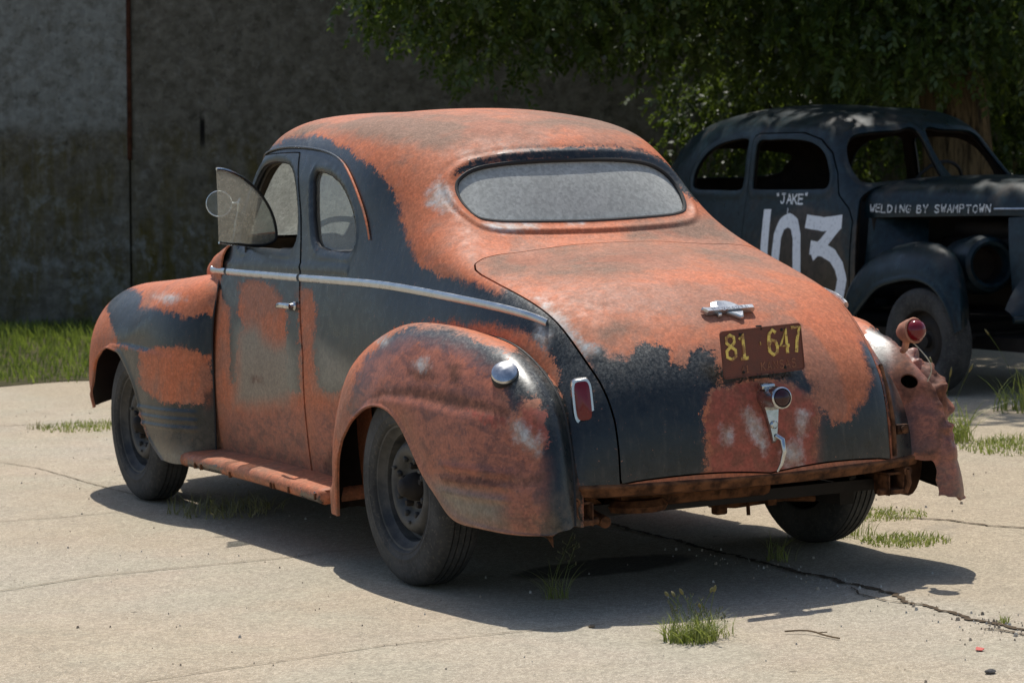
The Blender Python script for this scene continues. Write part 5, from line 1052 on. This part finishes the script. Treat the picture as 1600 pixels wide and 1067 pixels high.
def crack(mb, pts, w0, w1, amp, z=.004, step=.03):
    P = np.array(pts, float); t = np.r_[0, np.cumsum(np.linalg.norm(np.diff(P, axis=0), axis=1))]; n = int(t[-1]/step)+2; q = np.linspace(0, t[-1], n)
    X = np.stack([np.interp(q, t, P[:, 0]), np.interp(q, t, P[:, 1])], 1); T = np.gradient(X, axis=0); T /= np.linalg.norm(T, axis=1, keepdims=True); Nn = np.stack([-T[:, 1], T[:, 0]], 1)
    off = np.cumsum(rng.normal(0, amp, n)); off -= np.linspace(off[0], off[-1], n); X = X+Nn*off[:, None]; ww = rng.uniform(w0, w1, (2, n))/2; ww[:, 0] = ww[:, -1] = .0008
    V = [(a[0], a[1], z) for a in X+Nn*ww[0][:, None]]+[(a[0], a[1], z) for a in X-Nn*ww[1][:, None]]; mb.add(V, [(i, n+i, n+i+1, i+1) for i in range(n-1)])
mb = MB()
crack(mb, [(.50,1.4),(.42,.5),(.353,-.317),(.324,-.569),(.353,-.766),(.324,-.963),(.32,-1.154),(.277,-1.355),(.288,-1.512),(.278,-1.691),(.294,-1.8),(.303,-2.035),(.25,-2.6),(.2,-4)], .008, .036, .0045, step=.014)
crack(mb, [(.2,-1.84),(.226,-1.886),(.237,-1.934),(.235,-1.999),(.23,-2.124),(.17,-2.5)], .005, .018, .003, .0045, .014); crack(mb, [(.324,-.963),(.262,-1.09),(.246,-1.256),(.285,-1.34)], .003, .012, .003, .0045, .014)
crack(mb, [(1.42,.36),(1.5,.264),(1.566,.14),(1.585,-.082),(1.658,-.229),(1.783,-.46),(2.1,-1.2)], .008, .022, .003, .004, .02)
tag(mb.build('pavement_crack', M['crackdirt'], smooth=False), kind='structure')
mb = MB(); crack(mb, [(-3.2,.3),(-2.242,.756),(-1.742,.907),(-1.038,.885),(-.2,.93)], .005, .010, .0012); crack(mb, [(-3.4,-1.2),(-2.258,-1.103),(-1.859,-1.06),(-1.43,-.99),(-1.017,-1.023),(-.698,-1.076)], .003, .007, .0012)
crack(mb, [(-1.3,6.2),(-.93,4.899),(-.856,4.473),(-.844,3.789),(-.826,3.277),(-.8,2.9)], .004, .010, .002); crack(mb, [(-2.6,2.7),(-1.658,2.615),(-1.328,2.579),(-1.068,2.576)], .004, .010, .0015); crack(mb, [(-1.6,7.2),(-.6,6.9),(.223,6.554),(1.2,6.3)], .010, .022, .003)
tag(mb.build('pavement_joint', M['jointdirt'], smooth=False), kind='structure')

# ---- the high old wall behind
WD = np.array([math.cos(rad(27.5)), -math.sin(rad(27.5)), 0]); WO = np.array([2.61, 16.925, 0])   # along the wall, and where the left picture edge meets it
def wall_mat():
    t = NT('stained_plaster_wall'); co = t.coord(); px = t.n.new('ShaderNodeSeparateXYZ'); t.link(co, px.inputs[0]); X, Z = px.outputs[0], px.outputs[2]
    n1 = t.noise(co, 1.1, 9, .68, .4); n2 = t.noise(co, 6, 8, .7); n3 = t.noise(co, 45, 5, .7); sk = t.noise(t.coord('Object', (5, 5, .55)), 2.2, 8, .7)
    c = t.mix(t.ramp(n2, .3, .7), (.090, .082, .062), (.165, .152, .124))
    e = t.math('MULTIPLY', t.math('SUBTRACT', n1, .5), 1.6)
    green = t.math('MULTIPLY', t.ramp(t.math('ADD', t.math('ADD', Z, e), t.math('MULTIPLY', t.math('SUBTRACT', n2, .5), .8)), 2.0, 1.7), t.ramp(sk, .38, .58, .15, 1)); c = t.mix(t.math('MULTIPLY', green, t.ramp(n1, .35, .6)), c, (.088, .070, .020))
    left = t.ramp(X, 1.32, 1.28); up = t.ramp(t.math('ADD', Z, t.math('MULTIPLY', e, .45)), 1.85, 2.1)
    gp = t.math('MULTIPLY', left, t.math('MAXIMUM', up, t.math('MULTIPLY', t.ramp(n1, .52, .60), .8)))
    c = t.mix(t.math('MULTIPLY', gp, t.ramp(n2, .35, .6, .35, 1)), c, (.225, .232, .215))
    gr = t.math('MULTIPLY', t.ramp(t.math('ABSOLUTE', t.math('SUBTRACT', Z, .75)), .5, .2), t.ramp(t.noise(co, 4.5, 9, .75, .5), .50, .62)); c = t.mix(t.math('MULTIPLY', gr, .7), c, (.21, .215, .20))
    c = t.mix(t.ramp(sk, .55, .75, 0, .5), c, (.045, .040, .030)); c = t.mix(t.ramp(n3, .6, .75, 0, .5), c, (.16, .16, .15))
    dk = t.math('MULTIPLY', t.ramp(t.math('ABSOLUTE', t.math('SUBTRACT', X, 2.03)), .035, .015), t.ramp(t.math('ABSOLUTE', t.math('SUBTRACT', t.math('ADD', Z, t.math('MULTIPLY', n2, .2)), 2.05)), .22, .08)); c = t.mix(dk, c, (.012, .011, .010))
    pt = t.noise(co, 9, 8, .78, .3); c = t.mix(t.ramp(pt, .56, .62, 0, .5), c, (.20, .195, .175)); c = t.mix(t.ramp(pt, .44, .38, 0, .5), c, (.03, .027, .02)); c = t.grain(co, 22, c, .88, 1.12)
    t.set(c, .95, 0, .15); t.bump(t.math('ADD', n2, t.math('MULTIPLY', n3, .4)), .4, .02); return t.m
wl = tag(empty('building_wall', tuple(WO), -rad(27.5)), 'tall stained grey plaster wall with algae streaks behind the cars', 'wall')
wl.rotation_euler = (0, rad(1.5), -rad(27.5))
mb = MB(); xs = np.linspace(-9, 18, 28)
mb.box((-3.85, .15, 2.0), (10.3, .30, 4.4)); wm = wall_mat(); mb.build('wall_panel', wm, wl, smooth=False)
mb = MB(); mb.box((9.82, .17, 2.0), (17.0, .30, 4.4)); mb.build('wall_panel', wm, wl, smooth=False)
mb = MB(); mb.box((1.31, .02, 2.9), (.045, .06, 2.5), bev=.008); mb.build('wall_joint', simple('rust_stained_joint', (.060, .024, .014), .9, 0, .1, var=.5, scale=9), wl)
mb = MB(); mb.box((1.31, .06, .72), (.032, .06, 1.86), bev=.008); mb.build('wall_joint', simple('mossy_joint', (.030, .024, .014), .9, 0, .1, var=.5, scale=9), wl)
mb = MB(); mb.box((4, .15, 4.25), (26, .40, .12), bev=.02); mb.build('wall_coping', wm, wl)

# ---- leaves: pinnate sprays gathered into crowns
def leaf_mat(name, a, b, trans=.45):
    t = NT(name); co = t.coord(); r = t.attr('shade'); n = t.noise(co, 1.3, 4, .6)
    c = t.mix(r, a, b); c = t.mix(t.ramp(n, .45, .7, 0, .45), c, tuple(x*1.35 for x in b))
    t.set(c, .45, 0, .5); tl = t.n.new('ShaderNodeBsdfTranslucent'); t.link(t.mix(.5, c, (.22, .30, .03)), tl.inputs[0])
    m = t.n.new('ShaderNodeMixShader'); m.inputs[0].default_value = trans; t.link(t.b.outputs[0], m.inputs[1]); t.link(tl.outputs[0], m.inputs[2]); t.link(m.outputs[0], t.out.inputs[0]); return t.m
M['leaf'] = leaf_mat('tree_leaves', (.018, .038, .010), (.068, .108, .022), .42)
M['lawn'] = leaf_mat('lawn_blades', (.040, .070, .014), (.36, .42, .08), .5)
M['grass'] = leaf_mat('grass_blades', (.110, .150, .028), (.330, .330, .095), .45)
M['drygrass'] = leaf_mat('dry_grass_blades', (.16, .14, .05), (.34, .29, .13), .3)
def fast_mesh(name, V, Q, mat, shade=None, parent=None, quad=True):
    k = Q.shape[1]; me = bpy.data.meshes.new(name); me.vertices.add(len(V)); me.vertices.foreach_set('co', np.asarray(V, np.float32).ravel())
    me.loops.add(Q.size); me.loops.foreach_set('vertex_index', Q.ravel().astype(np.int32)); me.polygons.add(len(Q)); me.polygons.foreach_set('loop_start', np.arange(0, Q.size, k, dtype=np.int32)); me.polygons.foreach_set('loop_total', np.full(len(Q), k, np.int32))
    me.update(calc_edges=True); me.validate(); me.materials.append(mat)
    if shade is not None: me.attributes.new('shade', 'FLOAT', 'POINT').data.foreach_set('value', shade.astype(np.float32))
    o = bpy.data.objects.new(name, me); COL.objects.link(o)
    if parent is not None: o.parent = parent
    return o
def unit(a): return a/(np.linalg.norm(a, axis=-1, keepdims=True)+1e-9)
def sprays(P, D, L, rs, nl=6, wid=.26):
    """P spray bases, D directions, L lengths -> leaf quads (folded diamonds)"""
    n = len(P); side = unit(np.cross(D, rs.normal(size=(n, 3)))); V = []; S = []
    for i in range(nl):
        f = (i+.8)/nl; base = P+D*(L*f)[:, None]+np.array([0, 0, -1])*(L*f*f*.35)[:, None]
        for s in (-1, 1):
            d = unit(side*s*.9+D*.55+np.array([0, 0, -.45])+rs.normal(0, .22, (n, 3))); ll = L*rs.uniform(.30, .46, n); nn = unit(np.cross(d, D)+rs.normal(0, .35, (n, 3))); wv = unit(np.cross(d, nn))
            a = base; b = base+d*(ll*.45)[:, None]+wv*(ll*wid)[:, None]; c = base+d*ll[:, None]; e = base+d*(ll*.45)[:, None]-wv*(ll*wid)[:, None]
            V.append(np.stack([a, b, c, e], 1)); S.append(np.repeat(np.clip(rs.uniform(0, 1, n)[:, None], 0, 1), 4, 1))
    V = np.concatenate(V).reshape(-1, 3); S = np.concatenate(S).ravel(); return V, np.arange(len(V)).reshape(-1, 4), S
def limb(mb, pts, r0, r1, n=9):
    P = dense(pts, 5) if len(pts) > 2 else np.array(pts); mb.tube(P, list(np.linspace(r0, r1, len(P))), n)
def bark():
    t = NT('furrowed_bark'); co = t.coord('Object', (1, 1, .16)); n = t.noise(co, 16, 8, .7, .6); n2 = t.noise(t.coord(), 40, 5, .7)
    c = t.mix(t.ramp(n, .35, .62), (.018, .013, .008), (.155, .105, .052)); t.set(c, .95, 0, .1); t.bump(t.math('ADD', n, t.math('MULTIPLY', n2, .3)), 1.0, .04); return t.m
M['bark'] = bark()
CF = np.array([math.sin(rad(27.5)), math.cos(rad(27.5)), 0]); CR = WD   # level axes of the wall: towards it, along it
def place(along, depth, z): return np.array([-4.72, -8.19, 0])+CR*along+CF*depth+np.array([0, 0, z])
def tree(name, label, trunkpts, r0, limbs, crowns, seed, group='trees by the wall'):
    o = tag(empty(name, tuple(trunkpts[0])), label, 'tree', group); o0 = np.array(trunkpts[0]); rs = np.random.RandomState(seed)
    mb = MB(); P = dense([np.array(p)-o0 for p in trunkpts], 6); rr = r0*np.linspace(1, .5, len(P)); rr[0] *= 1.35; rr[1] *= 1.12; mb.tube(P, list(rr), 20)
    V = np.array(mb.V); a = np.arctan2(V[:, 1], V[:, 0]); V[:, :2] *= (1+.06*np.sin(a*5+V[:, 2]*1.5)+.03*np.sin(a*11-V[:, 2]*3))[:, None]; mb.V = [tuple(v) for v in V]
    mb.build('trunk', M['bark'], o)
    for l in limbs:
        mb = MB(); limb(mb, [np.array(p)-o0 for p in l[0]], l[1], l[1]*.25); mb.build('limb', M['bark'], o)
    Vs = []; Ss = []
    for (c, r, n, L0, L1, shellish) in crowns:
        c = np.array(c); r = np.array(r, float); q = unit(rs.normal(size=(n, 3)))*(rs.uniform(0, 1, n)**(1/3. if not shellish else .18))[:, None]
        # thin the crown in clumps so that gaps show
        cl = np.sin(q[:, 0]*r[0]*2.3+seed)+np.sin(q[:, 1]*r[1]*2.1+2*seed)+np.sin(q[:, 2]*r[2]*3.1+seed*.7); q = q[cl > rs.uniform(-2.4, 1.0, n)]
        Pp = (q[:, :1]*CR+q[:, 1:2]*CF)*1.0; Pp = q[:, :1]*r[0]*CR+q[:, 1:2]*r[1]*CF+q[:, 2:]*r[2]*np.array([0, 0, 1.])+c
        D = unit(q*np.array([1, 1, .4])+rs.normal(0, .5, q.shape)+np.array([0, 0, -.45])); v, f, s = sprays(Pp-o0, D, rs.uniform(L0, L1, len(q)), rs); Vs.append(v); Ss.append(s)
    V = np.concatenate(Vs); fast_mesh('crown', V, np.arange(len(V)).reshape(-1, 4), M['leaf'], np.concatenate(Ss), o); return o
# big ash over the race car: trunk seen through its windshield, drooping skirts in front of the wall
T1 = [place(3.72, 21.2, 0), place(3.70, 21.2, 1.5), place(3.62, 21.3, 3.2), place(3.9, 21.4, 5.2)]
tree('shade_tree', 'big leafy tree with furrowed bark rising right behind the dark race car', T1, .33,
 [([place(3.65, 21.3, 3.0), place(2.4, 20.6, 4.4), place(.8, 20, 5.0), place(-.3, 19.8, 4.2)], .14), ([place(3.7, 21.3, 3.4), place(4.8, 20.2, 5), place(5.6, 18.6, 5.6)], .15), ([place(3.7, 21.3, 3.8), place(3.6, 22.6, 5.2), place(3, 23.5, 6)], .12)],
 [(place(3.3, 20.8, 6.0), (4.6, 4.2, 2.3), 5200, .30, .50, False),
  (place(1.6, 21.6, 3.35), (2.9, 1.9, 1.10), 4600, .13, .22, False), (place(.25, 21.6, 3.25), (1.55, 1.3, 1.15), 1700, .12, .21, False), (place(-.9, 21.4, 3.3), (.62, .8, .85), 300, .12, .20, False), (place(3.9, 22.6, 2.8), (2.2, 1.2, 1.2), 2300, .13, .22, False), (place(3.5, 20.4, 2.80), (1.5, .7, .85), 2300, .12, .21, False)], 3)
T2 = [place(5.6, 23.4, 0), place(5.5, 23.4, 2), place(5.3, 23.5, 4.5)]
tree('shade_tree', 'darker second tree close to the wall at the right edge of the photo', T2, .24, [([place(5.5, 23.4, 2.4), place(6.6, 22.6, 3.6), place(7.4, 21.8, 4.0)], .10)],
 [(place(5.3, 23.2, 5.2), (3.2, 2.6, 2.4), 1700, .28, .45, False), (place(5.2, 23.4, 2.5), (2.0, 1.3, 1.3), 2200, .14, .24, False), (place(4.6, 24.0, 1.2), (2.4, .9, 1.1), 2000, .13, .22, False)], 8)
T3 = [place(2.9, 24.3, 0), place(2.9, 24.3, 1.6), place(3.0, 24.3, 3.4)]
tree('small_tree', 'thin leafy tree against the wall, seen above the coupe roof', T3, .09, [([place(2.9, 24.3, 1.2), place(2.3, 24.2, 2.2), place(1.9, 24.1, 2.8)], .04)],
 [(place(2.7, 24.3, 2.6), (1.5, .9, 1.3), 1700, .12, .21, False), (place(2.2, 24.4, 1.3), (1.2, .6, 1.0), 800, .12, .20, False)], 14)

# ---- grass belt along the wall (nobody could count it)
def blades(P, H, W, rs, lean=.35, seg=3):
    n = len(P); a = rs.uniform(0, 2*math.pi, n); ld = np.stack([np.cos(a), np.sin(a), 0*a], 1); wv = np.stack([-np.sin(a+.9), np.cos(a+.9), 0*a], 1); ln = rs.uniform(.05, 1, n)*lean; V = []
    for i in range(seg+1):
        f = i/seg; c = P+np.array([0, 0, 1.])*(H*(f-.25*f*f*ln))[:, None]+ld*(H*ln*f*f*1.3)[:, None]; w = W*(1-f)**.7*(1 if i < seg else 0)+.0004; V.append(c-wv*w[:, None]/2); V.append(c+wv*w[:, None]/2)
    V = np.stack(V, 1); k = V.shape[1]; b = np.arange(n)[:, None]*k; Q = np.concatenate([np.stack([b[:, 0]+2*i, b[:, 0]+2*i+1, b[:, 0]+2*i+3, b[:, 0]+2*i+2], 1) for i in range(seg)]); return V.reshape(-1, 3), Q, np.repeat(rs.uniform(0, 1, n), k)
rs = np.random.RandomState(21)
n = 42000; al = rs.uniform(-8, 9, n); dp = 25.55-7.2*rs.uniform(0, 1, n)**1.1
fr_ = 18.35+.25*np.sin(al*2.1)+.15*np.sin(al*5.3)+np.where(al > -.5, np.clip((al+.5)*2.5, 0, 5.0), 0); k = dp > fr_+rs.exponential(.12, n); al, dp = al[k], dp[k]
P = np.array([place(a, d, 0) for a, d in zip(al, dp)]); hh = rs.uniform(.04, .12, len(P))*(1+.5*np.clip((dp-21)/4.5, 0, 1))*(1+.35*np.sin(al*1.7)*np.sin(dp*1.3)); V, Q, S = blades(P, hh, rs.uniform(.008, .016, len(P)), rs, .5)
S = S**2.2*np.clip(.25+1.6*np.random.RandomState(3).uniform(0, 1, len(S)//8).repeat(8)[:len(S)], 0, 1) if len(S) % 8 == 0 else S**2
tag(fast_mesh('grass', V, Q, M['lawn'], S), 'strip of bright green grass growing along the foot of the wall', 'grass', kind='stuff')
soil = MB(); 
for i in range(60):
    a0 = -9+i*.32; pass
xs = np.linspace(-9, 10, 96); fr2 = 18.5+.25*np.sin(xs*2.1)+.15*np.sin(xs*5.3)+np.where(xs > -.5, np.clip((xs+.5)*2.5, 0, 5.0), 0)
soil.add([place(a, d, .006) for a, d in zip(xs, fr2)]+[place(a, 25.7, .006) for a in xs], [(i, i+1, 96+i+1, 96+i) for i in range(95)])
tag(soil.build('soil', simple('dark_soil', (.055, .050, .022), .95, 0, .1, var=.5, scale=6), smooth=False), kind='structure')

# ---- weeds in the joints: each clump a thing
def clump(name, label, loc, n, h, w, spread, seed, mat='grass', heads=0, cat='weed', lean=.7, group=None, seedy=0):
    group = 'foxtail grasses by the race car' if name == 'foxtail_grass' else 'weeds growing in the paving'
    rs = np.random.RandomState(seed); o = tag(empty(name, (loc[0], loc[1], 0)), label, cat, group)
    r = rs.uniform(0, 1, n)**.6*spread; a = rs.uniform(0, 2*math.pi, n); P = np.stack([r*np.cos(a), r*np.sin(a), 0*a], 1)
    V, Q, S = blades(P, rs.uniform(.35, 1, n)*h, rs.uniform(.6, 1.2, n)*w, rs, lean, 4); fast_mesh('leaves', V, Q, M[mat], S, o)
    mb = MB(); hd = MB()
    for i in range(heads):
        a = rs.uniform(0, 2*math.pi); L = h*rs.uniform(.9, 1.55); d = np.array([math.cos(a), math.sin(a), 0])*rs.uniform(.15, .6)*L; b = np.array([rs.normal(0, spread*.3), rs.normal(0, spread*.3), 0]); pts = dense([b, b+d*.3+np.array([0, 0, L*.55]), b+d+np.array([0, 0, L])], 4); mb.tube(pts, [.0011]*len(pts), 4)
        e = pts[-1]; dr = unit(pts[-1]-pts[-3])+np.array([0, 0, -.05]); hl_ = h*rs.uniform(.16, .24); hd.tube([e, e+dr*hl_*.3, e+dr*hl_*.7, e+dr*hl_], [.0025, .0055, .005, .0015], 7)
    for i in range(seedy):   # airy panicles
        a = rs.uniform(0, 2*math.pi); L = h*rs.uniform(.9, 1.4); b = np.array([rs.normal(0, spread*.4), rs.normal(0, spread*.4), 0]); tip = b+np.array([math.cos(a)*L*.4, math.sin(a)*L*.4, L]); mb.tube([b, (b+tip)/2+np.array([0, 0, L*.06]), tip], .0009, 4)
        for q in range(9):
            f = .5+.05*q; c = b+(tip-b)*f; aa = rs.uniform(0, 6.28); t2 = c+np.array([math.cos(aa), math.sin(aa), .5])*L*.16*(1.4-f); mb.tube([c, t2], .0007, 3); hd.tube([t2, t2+np.array([0, 0, .006])], [.0018, .0010], 4)
    if mb.V: mb.build('stems', M['grass'], o)
    if hd.V: hd.build('seed_heads', M['drygrass'], o) if seedy else hd.build_each('seed_head', M['drygrass'], o)
    return o
clump('weed_clump', 'green grass tuft with pale seed heads at the front edge of the car shadow', (-.627, -1.467), 300, .105, .0042, .085, 1, heads=6, seedy=7, lean=1.25)
clump('weed_clump', 'low green sprig beside the seeding tuft, leaning to the right', (-.53, -1.44), 60, .075, .0035, .07, 31, lean=1.3, seedy=3)
clump('weed_clump', 'sparse dark grass tuft in the shadow behind the near rear wheel', (-.598, -.55), 38, .16, .003, .05, 2, lean=.9, seedy=2)
clump('weed_clump', 'thin green weed in the shadow beside the long crack', (.469, -.311), 40, .12, .004, .06, 3, lean=.8)
clump('weed_clump', 'brown dried weed lying under the running board', (-.687, 2.30), 260, .10, .005, .26, 4, mat='drygrass', lean=1.4)
clump('weed_clump', 'low green mat of weed at the sunlit end of the right car shadow', (1.10, -.22), 420, .035, .006, .17, 5, lean=1.3)
clump('weed_clump', 'wispy weed at the edge of the right car shadow', (1.02, .02), 70, .09, .004, .09, 35, lean=.9, seedy=3)
clump('weed_clump', 'flat patch of green weed beyond the far rear wheel', (1.453, .43), 420, .03, .006, .19, 6, lean=1.3)
clump('weed_clump', 'thin line of green weed in the paving beyond the front wheel', (.031, 6.335), 420, .045, .007, .30, 7, lean=1.0)
clump('weed_clump', 'tiny green tuft growing in the long crack', (.33, -1.785), 50, .03, .003, .022, 8, lean=.8)
clump('foxtail_grass', 'foxtail grass with pale green heads right of the battered fender', (3.30, 2.45), 170, .26, .009, .16, 9, heads=8, lean=1.0)
clump('weed_clump', 'bright green mat of grass at the right edge of the photo', (3.50, 1.90), 900, .06, .008, .42, 10, lean=1.1)
clump('foxtail_grass', 'taller foxtail stems in the shade near the race car', (4.60, 3.40), 110, .30, .010, .20, 12, heads=5, lean=.8)
clump('weed_clump', 'small dry weed on the pavement at the far left', (-.234, 6.48), 40, .06, .005, .07, 13, mat='drygrass', lean=1.0)
# ---- twigs, pebbles, litter
M['twig'] = simple('dry_twig', (.16, .115, .07), .9, 0, .1)
mb = MB(); mb.tube(dense([(-.335, -1.545, .008), (-.28, -1.60, .012), (-.27, -1.66, .008), (-.258, -1.73, .006)], 4), .0028, 6); mb.tube([(-.275, -1.63, .01), (-.235, -1.63, .008)], .0018, 5); tag(mb.build('twig', M['twig']), 'thin curved dry twig lying on the sunlit concrete', 'twig')
def stone(name, label, loc, s, col, seed):
    rs = np.random.RandomState(seed); bm = bmesh.new(); bmesh.ops.create_icosphere(bm, subdivisions=2, radius=1)
    for v in bm.verts: v.co = Vector((v.co.x*s*rs.uniform(.85, 1.1), v.co.y*s*.75*rs.uniform(.85, 1.1), v.co.z*s*.45*rs.uniform(.85, 1.1)))
    me = bpy.data.meshes.new(name); bm.to_mesh(me); bm.free(); me.materials.append(simple(name+'_surface', col, .9, 0, .2)); o = bpy.data.objects.new(name, me); COL.objects.link(o); o.location = (loc[0], loc[1], s*.36); return tag(o, label, 'stone', 'loose stones on the concrete')
stone('stone', 'dark grey stone at the lower right corner of the pavement', (-.205, -2.397), .018, (.09, .085, .08), 1)
stone('stone', 'small brown stone left of the grass tuft at the shadow edge', (-.768, -1.095), .012, (.20, .15, .10), 2)
mb = MB(); mb.add([(-.04, -2.115, .006), (-.025, -2.10, .012), (-.008, -2.118, .008), (-.026, -2.128, .005)], [(0, 1, 2, 3)]); mb.add([(-.04, -2.115, .004), (-.025, -2.10, .010), (-.008, -2.118, .006), (-.026, -2.128, .003)], [(3, 2, 1, 0)]); tag(mb.build('fallen_leaf', simple('red_leaf', (.45, .06, .04), .6), smooth=False), 'tiny red leaf scrap on the concrete at the lower right', 'leaf')
rs = np.random.RandomState(77); N_ = 1000
mb = MB(); al = []
for i in range(N_):
    if i < 130: t_ = rs.uniform(-2.4, .3); c = (.30+rs.normal(0, .06)+(.05 if t_ > -1 else 0), t_)
    elif i < 200: c = (.25+rs.normal(0, .09), -1.9+rs.normal(0, .12))
    else: c = (rs.uniform(-2.8, 3.2), rs.uniform(-2.4, 8))
    s = rs.exponential(.0018)+.0014 if i < 200 else rs.exponential(.0014)+.0012
    s = min(s, .010); a = rs.uniform(0, 6.28); b = s*rs.uniform(.5, 1)
    V = [(c[0]+s*math.cos(a+q), c[1]+b*math.sin(a+q), .0) for q in (0, 1.3, 2.5, 3.7, 5.0)]+[(c[0]+s*.5*math.cos(a+q+.3), c[1]+b*.5*math.sin(a+q+.3), s*.9+.003) for q in (0, 1.3, 2.5, 3.7, 5.0)]
    mb.add(V, [(j, (j+1) % 5, 5+(j+1) % 5, 5+j) for j in range(5)]+[(5, 6, 7, 8, 9)], 0 if rs.uniform() < .6 else 1)
o = mb.build('gravel', None, None, [simple('grit_grey', (.33, .27, .20), .9, var=.5), simple('grit_pale', (.45, .42, .36), .9, var=.3)], smooth=False); tag(o, 'loose grit and pebbles scattered over the concrete and along the crack', 'gravel', kind='stuff')
